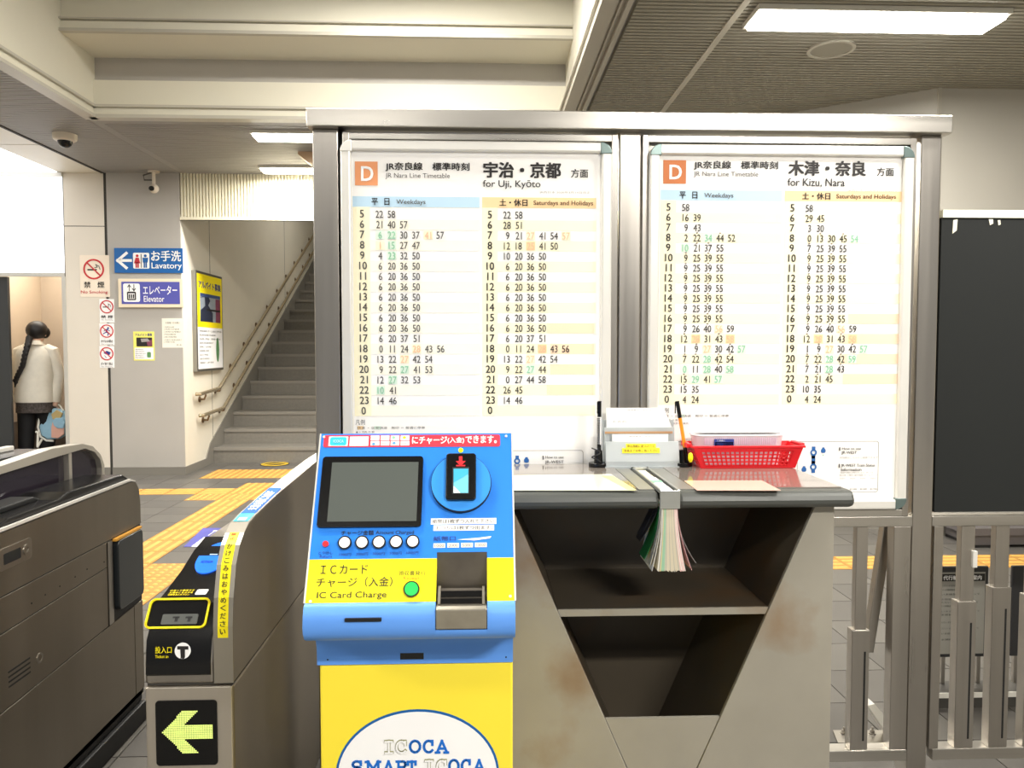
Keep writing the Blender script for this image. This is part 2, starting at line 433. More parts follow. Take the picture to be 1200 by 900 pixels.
# left seam and side hall ceiling panels
b = MB().box(-4.115, -2, ZC - 0.012, -4.09, YW, ZC, SEAM); build('joint_strip', b, ceiling)
for k, (y0, y1) in enumerate(((2.0, 4.3), (4.32, 6.1), (6.12, 7.4), (7.42, YW))):
    build('ceiling_panel', MB().box(-4.55, y0, ZC - 0.008, -4.117, y1, ZC, WALLC), ceiling)
LUM = mat('luminous_ceiling', (255, 255, 255), 0.5, emit=1.6)
b = MB().box(-6.9, 2.0, ZC - 0.01, -4.57, YW - 0.02, ZC - 0.001, LUM)
tag(build('luminous_ceiling_panel', b), 'bright white luminous ceiling panel over the lift lobby at upper left', 'light')

# ---- walls
FW = FR(YW)
PANELW = mat('wall_panel_warm', (226, 218, 205), 0.42, 0, 0.03, 2)
wb = build('wall_back', MB().box(-4.53, YW + 0.005, 0, -3.30, YW + 0.25, ZC, SEAM)); wb['kind'] = 'structure'
def wpanel(x0, y0, x1, y1, m):
    b = MB(); rpx(b, FW, x0, y0, x1, y1, -0.02, 0.0, m); return build('wall_panel', b, wb)
zj = FW.uv(100, 265)[1]
b = MB().box(-4.52, YW - 0.0, 0.09, -4.095, YW + 0.02, zj - 0.004, PANELW); build('wall_panel', b, wb)
b = MB().box(-4.52, YW - 0.0, zj + 0.004, -4.095, YW + 0.02, ZC, PANELW); build('wall_panel', b, wb)
b = MB().box(-4.065, YW - 0.0, 0.09, -3.284, YW + 0.02, ZC, WALLG); build('wall_panel', b, wb)
b = MB().box(-4.525, YW - 0.012, 0, -4.09, YW, 0.09, mat('skirt_grey', (128, 124, 116), 0.5)); b.box(-4.065, YW - 0.012, 0, -3.275, YW, 0.09, MC['skirt_grey'])
bb = build('baseboard_back', b); bb['kind'] = 'structure'
# stair side wall
wl = build('wall_left', MB().box(-3.55, YW + 0.02, 0, -3.284, 17, 6.4, WALLC)); wl['kind'] = 'structure'
SW = SD(-3.284)
b = MB(); b.box(-3.285, 9.46, 0.0, -3.2825, 9.468, 3.3, SEAM); b.box(-3.285, 13.0, 0, -3.2825, 13.008, 6, SEAM); build('panel_joint', b, wl)
SY0, RUN, RISE = 9.45, 0.38, 0.187
b = MB()
st = [(YW + 0.0, 0.0), (YW + 0.0, 0.09), (9.2, 0.09), (9.35, 0.26)]
for k in range(2): pass
st += [(SY0 + RUN * 18, 0.30 + RISE * 18), (SY0 + RUN * 18, 0)]
b.prism(SW, st, 0, 0.012, MC['skirt_grey']); s_ = build('baseboard_left', b); s_['kind'] = 'structure'
# far enclosure of the stair
STW = mat('stair_wall', (222, 216, 198), 0.5)
o = build('wall_stair_far', MB().box(-3.55, 17, 2.9, 1.4, 17.2, 6.5, STW)); o['kind'] = 'structure'
o = build('wall_stair_right', MB().box(0.9, 8.8, 0, 1.1, 17, 6.4, STW)); o['kind'] = 'structure'
o = build('ceiling_stair', MB().sweep([(9.2, 3.9), (9.2, 4.0), (17.2, 6.6), (17.2, 6.4)], -3.4, 1.1, STW)); o['kind'] = 'structure'
# corrugated drop panel over the stair
zl = FW.uv(300, 258)[1]
CORR = mat('corrugated_cream', (236, 230, 206), 0.4)
dp = build('wall_drop', MB().box(-3.284, YW + 0.02, zl, 0.9, YW + 0.06, ZC, CORR)); dp['kind'] = 'structure'
b = MB(); x = -3.27
while x < 0.9:
    b.sweep([(YW + 0.021, zl + 0.03), (YW + 0.021, ZC), (YW, ZC), (YW, zl + 0.03)], x, x + 0.02, CORR); x += 0.034
build('corrugation', b, dp, kind='stuff')
build('edge_strip', MB().box(-3.284, YW - 0.005, zl, 0.9, YW + 0.06, zl + 0.03, CORR), dp)
o = build('wall_drop_back', MB().box(-3.31, 8.9, ZC, 1.1, 9.25, 4.1, STW)); o['kind'] = 'structure'
# stairs
STEPM = mat('stair_stone', (124, 120, 112), 0.5, 0, 0.12, 30)
NOSE = mat('stair_nosing', (136, 132, 124), 0.5)
stairs = thing('staircase', 'grey stone staircase climbing away behind the timetable boards', 'stairs', (-1.4, SY0, 0))
for k in range(19):
    y0 = SY0 + RUN * k; z1 = RISE * (k + 1)
    o = build('step', MB().box(-3.27, y0, z1 - RISE, 0.89, y0 + RUN + 0.02, z1, STEPM), stairs, recenter=True)
    build('nosing', MB().box(-3.27, y0 - 0.012, z1 - 0.035, 0.89, y0 + 0.03, z1 + 0.003, NOSE), o)
# handrails
RAILM = mat('handrail_bronze', (206, 190, 160), 0.25, 0.8)
BRK = mat('bracket_brown', (120, 98, 70), 0.4, 0.6)
SR = SD(-3.205)
def rail(pts, lab):
    t = thing('handrail', lab, 'handrail', (-3.3, 9.0, 0.8), 'handrails on the stair wall')
    P = [(-3.205, *SR.uv(*p)) for p in pts]
    e = P[-1]; P.append((-3.205, 16.5, e[2] + (16.5 - e[1]) * 0.502))
    q = [P[0], P[1]]
    build('rail', MB().tube([(-3.25, P[0][1] - 0.0, P[0][2])] + P, 0.022, RAILM, 10), t)
    for k in range(12):
        f = (k + 0.12) / 12
        y = P[1][1] + f * (P[-1][1] - P[1][1]); z = P[1][2] + f * (P[-1][2] - P[1][2])
        b = MB().tube([(-3.284, y, z - 0.07), (-3.225, y, z - 0.07), (-3.205, y, z - 0.015)], 0.012, BRK, 8)
        b.tube([(-3.284, y, z - 0.07), (-3.274, y, z - 0.07)], 0.035, BRK, 12)
        build('bracket', b, t)
    y, z = P[0][1] + 0.2, P[0][2]
    build('bracket', MB().tube([(-3.284, y, z - 0.07), (-3.225, y, z - 0.07), (-3.205, y, z - 0.015)], 0.012, BRK, 8).tube([(-3.284, y, z - 0.07), (-3.274, y, z - 0.07)], 0.035, BRK, 12), t)
rail([(234, 462), (257, 455), (368, 275)], 'bronze upper handrail on brackets along the cream stair wall')
rail([(238, 487), (262, 478), (372, 287)], 'bronze lower handrail on brackets, just below the upper rail')

# right rear walls
WR = mat('rear_wall_grey', (190, 186, 176), 0.5, 0, 0.03, 3)
dg = Pl((3.34, 5.59, 0), (0.81, -0.586, 0), (0, 0, 1))
b = MB().prism(Pl((0, 0, 0), (1, 0, 0), (0, 1, 0)), [(1.6, 6.86), (3.34, 5.59), (3.5, 5.75), (1.7, 7.0)], 0, ZC + 0.03, WR)
o = build('wall_right_angled', b); o['kind'] = 'structure'
o = build('wall_right', MB().box(3.34, 5.59, 0, 6.5, 5.75, ZC + 0.03, WR)); o['kind'] = 'structure'
b = MB(); b.prism(Pl((0, 0, 0), (1, 0, 0), (0, 1, 0)), [(1.58, 6.83), (3.33, 5.55), (3.34, 5.59), (1.6, 6.86)], 0, 0.12, MC['skirt_grey'])
b.box(3.33, 5.55, 0, 6.4, 5.59, 0.12, MC['skirt_grey']); o = build('baseboard_right', b); o['kind'] = 'structure'
o = build('trim_corner', MB().box(3.335, 5.575, 0, 3.36, 5.6, ZC, MOUL)); o['kind'] = 'structure'
# side walls beyond the frame
o = build('wall_far_left', MB().box(-8.1, -4, 0, -8, 10, ZC, WALLC)); o['kind'] = 'structure'
o = build('wall_far_right', MB().box(6.5, -4, 0, 6.6, 6, ZC, WALLC)); o['kind'] = 'structure'

# ---- lift opening, upper left
LIFTW = mat('lift_wall_beige', (196, 180, 160), 0.35, 0.1, 0.05, 3)
LX0, LX1 = FW.uv(8, 420)[0], -4.52
XCR = FR(10.0).uv(50, 420)[0]
zt = FW.uv(40, 324)[1]
wlf = build('wall_lift', MB().box(-8, YW, 0, -5.36, YW + 0.1, ZC, WALLC)); wlf['kind'] = 'structure'
b = MB(); b.box(-5.45, YW + 0.02, zt + 0.03, LX1 - 0.02, YW + 0.05, ZC, mat('glowing_wall_white', (250, 251, 255), 0.5, emit=1.1))  # white wall over the lift; its glow stands in for bright light on it
wn = build('glowing_wall_1', b); wn['kind'] = 'structure'
build('wall_edge_strip', MB().box(-5.45, YW - 0.01, zt, LX1 - 0.01, YW + 0.03, zt + 0.04, mat('pale_frame', (200, 198, 192), 0.4, 0.3)), wn)
build('wall_edge_strip', MB().box(-5.45, YW - 0.03, ZC - 0.05, LX1, YW + 0.03, ZC - 0.01, MC['pale_frame']), wn)
for py in (263, 281): build('wall_joint', MB().box(-5.45, YW + .014, FW.uv(40, py)[1], LX1 - .02, YW + .02, FW.uv(40, py)[1] + .006, MC['pale_frame']), wn)
d1 = struct('door_1', (-5.0, YW, 0))
build('door_panel', MB().box(-5.75, YW + 0.05, 0, LX0, YW + 0.09, zt, mat('door_charcoal', (62, 64, 66), 0.4, 0.3)), d1)
build('door_frame', MB().box(LX1 - 0.04, YW - 0.01, 0, LX1 - 0.0, YW + 0.12, zt, MC['pale_frame']), d1)
lift = struct('wall_lift_car', (-5.1, 9, 0))
build('side_panel', MB().box(XCR - .06, YW + 0.12, 0.02, XCR, 10.0, 2.6, LIFTW), lift)
build('back_panel', MB().box(XCR, 10.0, 0.02, -4.2, 10.05, 2.6, mat('lift_wall_back', (176, 162, 146), 0.35, 0.1, 0.05, 3)), lift)
build('kick_plate', MB().box(XCR, 9.985, 0.02, -4.2, 10.0, 0.52, mat('lift_kick', (110, 100, 90), 0.4, 0.2)), lift)
build('kick_plate', MB().box(XCR, YW + 0.12, 0.02, XCR + .015, 9.985, 0.52, MC['lift_kick']), lift)
build('side_panel', MB().box(-4.25, YW + 0.12, 0.02, -4.2, 10.0, 2.6, LIFTW), lift)
build('roof_panel', MB().box(XCR - .06, YW + 0.12, 2.6, -4.2, 10.05, 2.65, WALLC), lift)
LIFTL = mat('lift_lamp', (255, 246, 230), 0.5, emit=9)
tag(build('lift_ceiling_light', MB().box(-5.5, 8.95, 2.585, -4.5, 9.7, 2.6, LIFTL)), 'square ceiling light inside the lift car', 'light')

# ================================================================== LAMPS
LAMP = mat('lamp_diffuser', (255, 250, 238), 0.5, emit=14)
FIX = mat('lamp_body_white', (225, 222, 212), 0.4)
def lamp(x, y, z, wd, dp, label, power, group='ceiling strip lights'):
    t = thing('ceiling_light', label, 'light', (x, y, z - 0.05), group)
    build('housing', MB().box(x - wd / 2 - 0.02, y - dp / 2 - 0.012, z - 0.03, x + wd / 2 + 0.02, y + dp / 2 + 0.012, z, FIX), t)
    P = FR(0)
    b = MB(); n = 6
    prof = [(y - dp / 2, z - 0.03), (y - dp / 2 + 0.02, z - 0.05), (y + dp / 2 - 0.02, z - 0.05), (y + dp / 2, z - 0.03)]
    b.sweep(prof, x - wd / 2, x + wd / 2, LAMP); build('diffuser', b, t)
    ld = bpy.data.lights.new('lamp_light', 'AREA'); ld.shape = 'RECTANGLE'; ld.size = wd; ld.size_y = dp; ld.energy = power; ld.color = (1.0, 0.96, 0.89)
    lo = bpy.data.objects.new('lamp_light', ld); C.objects.link(lo); lo.parent = t; lo.location = (0, 0, -0.008)
    return t
lamp(2.25, 4.41, ZC, 1.40, 0.25, 'bright fluorescent strip light in the ribbed ceiling above the right board', 75)
lamp(-1.35, 6.98, ZC, 1.3, 0.22, 'nearer of the two strip lights behind the top left of the board', 45)
lamp(-1.55, 8.27, ZC, 1.5, 0.2, 'farther of the two strip lights, just before the corrugated panel', 90)
for kk, (x, y, z, p) in enumerate(((2.3, 1.4, ZC, 60), (2.0, -1.6, ZC, 190), (-4.0, 3.2, ZC, 20), (-3.9, -0.4, ZC, 80), (-0.5, 4.9, CZT, 80), (-1.25, 1.9, CZT, 90), (-1.25, -3.3, CZT, 40), (-1.6, 12.5, 5.0, 90))):  # unseen, added for light the hall needs; coffer lamp above the frame is inferred
    lamp(x, y, z, 1.3, 0.24, 'fluorescent strip light out of view, ' + ('over the floor right of the stand', 'behind the viewer on the right', 'over the near left gate', 'behind the viewer on the left', 'in the coffer just above the frame', 'in the coffer over the machine', 'in the coffer behind the viewer', 'in the stair shaft ceiling')[kk], p, 'strip lights out of view')

# ceiling fittings
DOME = mat('dome_cream', (222, 212, 196), 0.4)
x, y = -3.62, 6.64
cu, cv = HZ(ZC).uv(76, 157)
t = thing('dome_camera', 'cream dome security camera under the ceiling at upper left', 'security camera', (cu, cv, ZC - 0.14))
b = MB(); R = [(0.10, 0), (0.10, 0.03), (0.092, 0.05), (0.075, 0.06)]
b.loft([[(cu + r * math.cos(a), cv + r * math.sin(a), ZC - 0.004 - h) for a in [2 * math.pi * k / 20 for k in range(20)]] for r, h in R], DOME); build('housing', b, t)
build('dome_lens', MB().sphere((cu, cv, ZC - 0.06), 0.062, BLK, 16, 10), t)
cu, cv = HZ(ZC).uv(180, 200)
t = thing('bracket_camera', 'small white security camera hanging on a stem before the grey wall', 'security camera', (cu, cv, ZC - 0.3))
build('mount', MB().tube([(cu, cv, ZC - 0.004), (cu, cv, ZC - 0.02)], 0.06, DOME, 18), t)
build('stem', MB().tube([(cu, cv, ZC - 0.02), (cu, cv, ZC - 0.15)], 0.018, DOME, 10), t)
b = MB().tube([(cu - .02, cv, ZC - 0.02), (cu - .11, cv, ZC - .05), (cu - .10, cv, ZC - .1), (cu - .01, cv, ZC - .1)], 0.008, mat('cable_grey', (90, 88, 84), 0.6), 6); build('cable', b, t)
build('housing', MB().sphere((cu, cv, ZC - 0.19), 0.05, DOME, 16, 10), t)
build('lens', MB().tube([(cu - .005, cv - 0.035, ZC - 0.195), (cu - .005, cv - 0.058, ZC - 0.2)], 0.027, BLK, 14), t)
cu, cv = HZ(ZC).uv(352, 180)
b = MB().prism(FR(cv, 0, 0), [(cu, ZC), (cu + 0.35, ZC), (cu + 0.35, ZC - 0.11), (cu + 0.1, ZC - 0.11), (cu, ZC - 0.03)], -0.1, 0.1, mat('brown_box', (150, 122, 92), 0.5))
tag(build('ceiling_box', b), 'brown angular box on the ceiling between the two strip lights', 'sensor')
cu, cv = HZ(ZC).uv(974, 57)
b = MB().ring(HZ(ZC - 0.008), cu, cv, 0.125, 0.145, -0.004, 0.008, MOUL, 36).disc(HZ(ZC - 0.006), cu, cv, 0.126, -0.001, 0.006, RIBM, 36)
tag(build('ceiling_hatch', b), 'round flush cover in the ribbed ceiling behind the strip light', 'ceiling cover')

# ================================================================== SIGNS ON THE BACK WALL
# lavatory
t = thing('lavatory_sign', 'blue lavatory sign with white left arrow, high on the grey wall', 'sign', (-4, YW, 2.1))
b = MB(); rpx(b, FW, 135, 291, 214.5, 320, 0.0, 0.02, SIGNB); build('board', b, t)
b = MB()
W_ = 0.021
lpx(b, FW, [(139, 305.5), (154, 305.5)], 0.03, W_, WHT); lpx(b, FW, [(149, 297), (139, 305.5), (149, 314)], 0.03, W_, WHT)
rpx(b, FW, 157, 296.5, 176, 315, W_, None, WHT, 0.015)
tpx(b, FW, 'お手洗', 178, 294, 213, 306.5, WHT, 0.02, W_); tpx(b, FW, 'Lavatory', 178.5, 308, 214, 317, WHT, 0.01, W_)
build('lettering', b, t)
b = MB(); W2 = 0.0225
def figure(b, pl, cx, y0, y1, m, skirt, w):
    h = y1 - y0; k = h / 17.0
    u, v = pl.uv(cx, y0 + 2.2 * k); r = abs(pl.uv(cx + 1.8 * k, y0)[0] - pl.uv(cx, y0)[0])
    b.flat(pl, [(u + r * math.cos(a), v + r * math.sin(a)) for a in [2 * math.pi * q / 12 for q in range(12)]], w, m)
    if skirt: ppx(b, pl, [(cx - 2 * k, y0 + 4.5 * k), (cx + 2 * k, y0 + 4.5 * k), (cx + 4 * k, y0 + 11.5 * k), (cx - 4 * k, y0 + 11.5 * k)], w, None, m)
    else: ppx(b, pl, [(cx - 3.6 * k, y0 + 4.5 * k), (cx + 3.6 * k, y0 + 4.5 * k), (cx + 3 * k, y0 + 10.5 * k), (cx - 3 * k, y0 + 10.5 * k)], w, None, m)
    for d in (-1.2, 1.2): rpx(b, pl, cx + (d - .9) * k, y0 + 10 * k, cx + (d + .9) * k, y1, w, None, m)
figure(b, FW, 161.8, 298, 314, REDP, True, W2); figure(b, FW, 171.3, 298, 314, SIGNB, False, W2)
rpx(b, FW, 166.2, 298, 167, 314, W2, None, INK); build('pictogram', b, t)
# lift sign
t = thing('elevator_sign', 'violet elevator sign in a cream frame below the lavatory sign', 'sign', (-4, YW, 1.9))
b = MB(); rpx(b, FW, 140, 327, 215.5, 360.5, 0.0, 0.03, mat('sign_frame_cream', (236, 222, 196), 0.35), 0.008); build('frame', b, t, bevel=0.004)
b = MB(); rpx(b, FW, 144, 330.5, 212, 356.5, 0.025, 0.0315, VIOLET); build('board', b, t)
b = MB(); rpx(b, FW, 146, 332.5, 165.5, 354, 0.032, None, WHT, 0.02)
tpx(b, FW, 'エレベーター', 169, 335, 209, 345.5, WHT, 0.01, 0.032); tpx(b, FW, 'Elevator', 170, 347, 194, 354, WHT, 0.005, 0.032); build('lettering', b, t)
b = MB(); rpx(b, FW, 150.5, 342, 161, 352, 0.033, None, INK, 0.012); rpx(b, FW, 152, 344, 159.5, 350.5, 0.034, None, WHT)
for cx in (153.4, 155.8, 158.2): rpx(b, FW, cx - .8, 345, cx + .8, 350, 0.0345, None, INK)
lpx(b, FW, [(153, 341), (153, 334)], .008, .033, INK); lpx(b, FW, [(151.3, 336.5), (153, 334), (154.7, 336.5)], .008, .033, INK)
lpx(b, FW, [(158.5, 334), (158.5, 341)], .008, .033, INK); lpx(b, FW, [(156.8, 338.5), (158.5, 341), (160.2, 338.5)], .008, .033, INK)
build('pictogram', b, t)
# no smoking, large
def prohibit(b, pl, cx, cy, r, w, kind):
    u, v = pl.uv(cx, cy); R = abs(pl.uv(cx + r, cy)[0] - u)
    k = R
    if kind == 's':
        b.flat(pl, [(u - .6 * k, v - .12 * k), (u + .3 * k, v - .12 * k), (u + .3 * k, v + .02 * k), (u - .6 * k, v + .02 * k)], w, INK)
        b.line(pl, [(u + .1 * k, v + .15 * k), (u + .35 * k, v + .2 * k), (u + .2 * k, v + .45 * k), (u + .5 * k, v + .3 * k), (u + .6 * k, v)], .07 * k, w, INK)
    elif kind == 'r':
        b.line(pl, [(u + .1 * k, v + .25 * k), (u - .1 * k, v - .15 * k), (u + .25 * k, v - .3 * k), (u + .15 * k, v - .6 * k)], .17 * k, w, NAVY)
        b.line(pl, [(u - .1 * k, v - .15 * k), (u - .5 * k, v - .4 * k)], .15 * k, w, NAVY); b.line(pl, [(u - .4 * k, v), (u - .1 * k, v + .25 * k), (u + .1 * k, v + .2 * k), (u + .4 * k, v + .05 * k)], .11 * k, w, NAVY)
        b.flat(pl, [(u + .2 * k + .15 * k * math.cos(a), v + .45 * k + .15 * k * math.sin(a)) for a in [2 * math.pi * q / 10 for q in range(10)]], w, NAVY)
    else:
        b.flat(pl, [(u - .5 * k, v + .1 * k), (u, v + .45 * k), (u + .6 * k, v + .2 * k), (u + .4 * k, v - .2 * k), (u - .1 * k, v - .1 * k)], w, NAVY)
        b.line(pl, [(u - .3 * k, v - .3 * k), (u - .1 * k, v - .6 * k)], .08 * k, w, NAVY)
    b.ring(pl, u, v, R * .84, R, w, w + .002, REDP, 32)
    b.line(pl, [(u - .64 * k, v + .64 * k), (u + .64 * k, v - .64 * k)], .14 * k, w + .0015, REDP)
t = thing('no_smoking_sticker', 'large no smoking sticker on the cream wall panel beside the lift', 'sticker', (-4.4, YW, 2.0))
b = MB(); rpx(b, FW, 94, 299, 128.5, 348, 0.0, 0.003, mat('sticker_cream', (244, 230, 212), 0.45), 0.01); build('backing', b, t)
b = MB(); prohibit(b, FW, 110, 315.5, 12.2, 0.004, 's'); build('pictogram', b, t)
b = MB(); tpx(b, FW, '禁', 98.5, 330, 106.5, 337.5, INK, .02, .004); tpx(b, FW, '煙', 114.5, 330, 122.5, 337.5, INK, .02, .004)
tpx(b, FW, 'No Smoking', 95, 340.5, 126.5, 345, REDP, .01, .004); build('lettering', b, t)
for (y0, y1, k, j, e, lab) in ((350.5, 378, 's', '禁 煙', 'No Smoking', 'small no smoking sticker, topmost of the three in the column'),
                              (379, 404.5, 'r', 'かけ込み禁止', 'No running', 'small sticker forbidding running, middle of the three in the column'),
                              (405.5, 431, 't', 'ポイ捨て禁止', 'No littering', 'small sticker forbidding littering, lowest of the three in the column')):
    t = thing('warning_sticker', lab, 'sticker', (-4.25, YW, 1.7), 'small prohibition stickers beside the lift')
    b = MB(); rpx(b, FW, 116.8, y0, 134, y1, 0.0, 0.003, WHT); build('backing', b, t)
    b = MB(); prohibit(b, FW, 125.3, y0 + 9, 7.9, .004, k); build('pictogram', b, t)
    b = MB(); tpx(b, FW, j, 118.5, y0 + 19, 132.5, y0 + 22.5, INK, .02, .004); tpx(b, FW, e, 119, y0 + 23.6, 132.5, y0 + 25.2, GREYINK, 0, .004); build('lettering', b, t)
# flyer and notice
def flyer_print(b, pl, X, Y, w, hd, photo, rows, logo):
    """X,Y map 0..1 to picture points"""
    pass
t = thing('flyer', 'small yellow recruitment flyer taped to the grey wall', 'flyer', (-3.9, YW, 1.5))
b = MB(); rpx(b, FW, 156.5, 388.5, 181, 422.5, 0.0, 0.002, mat('flyer_yellow', (248, 240, 120), 0.5)); build('sheet', b, t)
b = MB(); rpx(b, FW, 158, 407.5, 180, 421, .0025, None, WHT); tpx(b, FW, 'アルバイト募集', 158.5, 390.5, 178.5, 394, NAVY, .02, .003)
rpx(b, FW, 160, 395.5, 178.5, 406, .003, None, INK); ppx(b, FW, [(165, 397), (173, 396.5), (176, 400), (166, 401)], .0035, None, LINK); ppx(b, FW, [(172, 400), (178.3, 398), (178.3, 405.5), (173, 405.5)], .0034, None, mat('print_maroon', (130, 66, 90), .5))
for k, y in enumerate((408.8, 411.2, 413.6, 416, 418.4)): tpx(b, FW, '勤務 時間 給与', 159, y, 168 + (k % 3) * 1.5, y + 1.5, GREYINK, 0, .003)
rpx(b, FW, 172.5, 412.5, 177, 419, .003, None, mat('print_green', (90, 140, 90), .5), .01); build('print', b, t)
t = thing('paper_notice', 'small cream paper notice of printed lines by the wall corner', 'notice', (-3.6, YW, 1.65))
b = MB(); rpx(b, FW, 190, 373, 215.5, 407.5, 0.0, 0.002, mat('notice_cream', (246, 242, 228), .5)); build('sheet', b, t)
b = MB(); tpx(b, FW, 'お客様へのお願い', 194, 377, 211, 379.5, GREYINK, 0, .003)
for k, (y, wd) in enumerate(((382.5, 12), (385, 18), (388, 20), (391, 14), (394, 15), (397.5, 21), (400, 13))): tpx(b, FW, 'ご利用のお客様は係員まで'[:6 + k % 6], 192, y, 192 + wd, y + 1.7, INK if 3 <= k <= 4 or k == 2 else GREYINK, 0, .003)
tpx(b, FW, '駅 長', 207, 403.5, 213, 405, GREYINK, 0, .003); build('print', b, t)
# framed poster on the stair side wall
SP = SD(-3.284)
t = thing('framed_poster', 'tall yellow recruitment poster in a steel frame by the stair handrails', 'poster', (-3.29, 9.2, 1.1))
A0 = SP.uv(223.5, 316); A1 = SP.uv(255.5, 323); B0 = SP.uv(223.5, 436); 
ua, ub, va, vb = A0[0] + .01, A1[0], B0[1], A0[1]
b = MB(); b.prism(SP, [(ua, va), (ub, va), (ub, vb), (ua, vb)], 0, .05, mat('frame_steel', (150, 148, 142), .3, .8)); build('frame', b, t, bevel=.006)
def S(fx, fy): return (ua + .03 + (ub - ua - .06) * fx, vb - .03 - (vb - va - .06) * fy)
def SR_(b, x0, y0, x1, y1, w, m): 
    p, q = S(x0, y1), S(x1, y0); b.flat(SP, [(p[0], p[1]), (q[0], p[1]), (q[0], q[1]), (p[0], q[1])], w, m)
def ST(b, s, x0, y0, x1, y1, m, bold=0):
    p, q = S(x0, y1), S(x1, y0); tfit(b, SP, s, p[0], p[1], q[0], q[1], m, bold, .0525)
b = MB(); SR_(b, 0, 0, 1, 1, .051, WHT); build('sheet', b, t)
b = MB(); SR_(b, 0, 0, 1, .56, .0515, YEL); ST(b, 'アルバイト募集', .05, .07, .95, .15, NAVY, .03)
def SQ(b, pts, w, m): b.flat(SP, [S(*p) for p in pts], w, m)
SR_(b, .1, .2, .92, .5, .052, mat('photo_grey', (150, 160, 170), .5)); SQ(b, [(.1, .5), (.12, .38), (.3, .33), (.28, .24), (.1, .25), (.4, .2), (.5, .27), (.42, .32), (.6, .4), (.6, .5)], .0523, mat('photo_dark', (40, 46, 66), .5))
SR_(b, .72, .24, .92, .5, .0524, MC['print_maroon']); SR_(b, .35, .36, .92, .38, .0526, INK); SR_(b, .12, .2, .92, .235, .0526, mat('photo_blue', (60, 80, 130), .5))
for k in range(9):
    y = .59 + .042 * k; ST(b, ('募集職種 ホーム案内 駅係員', '勤務時間 応相談', '給与 時給', '勤務地 各駅 詳細は係員まで')[k % 4], .06, y, (.95, .7, .9, .6, .5, .42, .38, .45, .6)[k], y + .02, GREYINK)
p = S(.78, .8); b.prism(SP, [(p[0] + .055 * math.cos(a), p[1] + .15 * math.sin(a)) for a in [2 * math.pi * q / 16 for q in range(16)]], .052, .0525, MC['print_green'])
build('print', b, t)

# ================================================================== TIMETABLE STAND
YB = 2.28
FB = FR(YB)
ZT = FB.uv(735, 134)[1]; ZTB = FB.uv(735, 155)[1]
def ux(px, py=370, pl=FB): return pl.uv(px, py)[0]
def vz(py, px=735, pl=FB): return pl.uv(px, py)[1]
ts = thing('timetable_stand', 'brushed steel frame stand carrying the two timetable boards', 'stand', (0.65, YB, 0))
xl0, xl1 = FB.uv(366, 165)[0], FB.uv(396, 165)[0]
xr0, xr1 = FB.uv(1071, 390)[0], FB.uv(1098, 390)[0]
xc0, xc1 = FB.uv(725, 350)[0], FB.uv(750, 350)[0]
build('top_rail', MB().box(FB.uv(361, 140)[0], YB - 0.03, ZTB, FB.uv(1110, 140)[0], YB + 0.09, ZT, STEELH), ts, bevel=.003)
for (a, c) in ((xl0, xl1), (xc0, xc1)): build('post', MB().box(a, YB, 0, c, YB + 0.07, ZTB, STEEL), ts, bevel=.003)
# right post reaches the floor between its two flanges
xq0, xq1 = FB.uv(1067, 750)[0], FB.uv(1091.5, 750)[0]
build('post', MB().box(xr0 + .01, YB, 0, xr1, YB + 0.07, ZTB, STEEL), ts, bevel=.003)
zmr0, zmr1 = vz(617, 1100), vz(605, 1100)
zbr0, zbr1 = vz(893, 1020), vz(880, 1020)
backing = mat('backing_steel', (150, 146, 138), .35, .8)
for (a, c) in ((xl1 + .012, xc0 - .004), (xc1 + .004, xr0 - .004)):
    fr = [(a, zmr1 + .0, c, zmr1 + .022), (a, ZTB - .028, c, ZTB - .006), (a, zmr1, a + .02, ZTB - .006), (c - .02, zmr1, c, ZTB - .006)]
    for k, (x0, z0, x1, z1) in enumerate(fr):
        build('inner_frame', MB().box(x0, YB + (.001 if k < 2 else 0), z0, x1, YB + .03, z1, STEELH if k < 2 else STEEL), ts, bevel=.002)
    build('backing_panel', MB().box(a + .015, YB + .02, zmr1 + .01, c - .015, YB + .028, ZTB - .01, backing), ts)
build('dark_gap', MB().box(xl1, YB + .03, zmr1, xl1 + .014, YB + .05, ZTB, BLKM), ts)
xlow = FB.uv(960, 610)[0]
build('mid_rail', MB().box(xl1, YB + .002, zmr0, xr0 + .012, YB + .05, zmr1, STEELH), ts, bevel=.002)
build('bottom_rail', MB().box(xl1, YB + .002, zbr0, xr0 + .012, YB + .05, zbr1, STEELH), ts, bevel=.002)
build('flange', MB().box(FB.uv(1046, 750)[0], YB + .004, zbr0, FB.uv(1066, 750)[0], YB + .045, zmr0, STEEL), ts, bevel=.002)
def baluster(parent, x0, x1, xs0, xs1, ys, ptop=zmr0, pbot=zbr1):
    U = [ux(q, 680) for q in (x0, x1, xs0, xs1)]
    o = build('baluster', MB().box(U[0], YB + .008, pbot, U[1], YB + .034, ptop, STEEL), parent, bevel=.002)
    s = build('sleeve', MB().box(U[2], YB + .004, pbot, U[3], YB + .040, vz(ys, 1100), STEEL), o, bevel=.002)
    m = (U[2] + U[3]) / 2 + .01
    build('slot', MB().box(m, YB + .0035, pbot + .03, m + .006, YB + .0045, vz(ys + 25, 1100), BLKM), o)
baluster(ts, 1004.5, 1018, 1001, 1021.5, 738)
for x in (640, 760, 880): baluster(ts, x, x + 13, x - 3, x + 17, 738)
FP = FR(YB + .06)
b = MB(); ppx(b, FP, [(1036, 617), (1047, 617), (1024, 765), (1014, 765)], -.03, 0, STEEL); build('brace', b, ts, bevel=.002)
HP = HZ(0.0)
b = MB(); ppx(b, HP, [(976, 858), (1037, 858), (1052, 873), (982, 873)], 0.0, .008, STEELH); pl_ = build('foot_plate', b, ts)
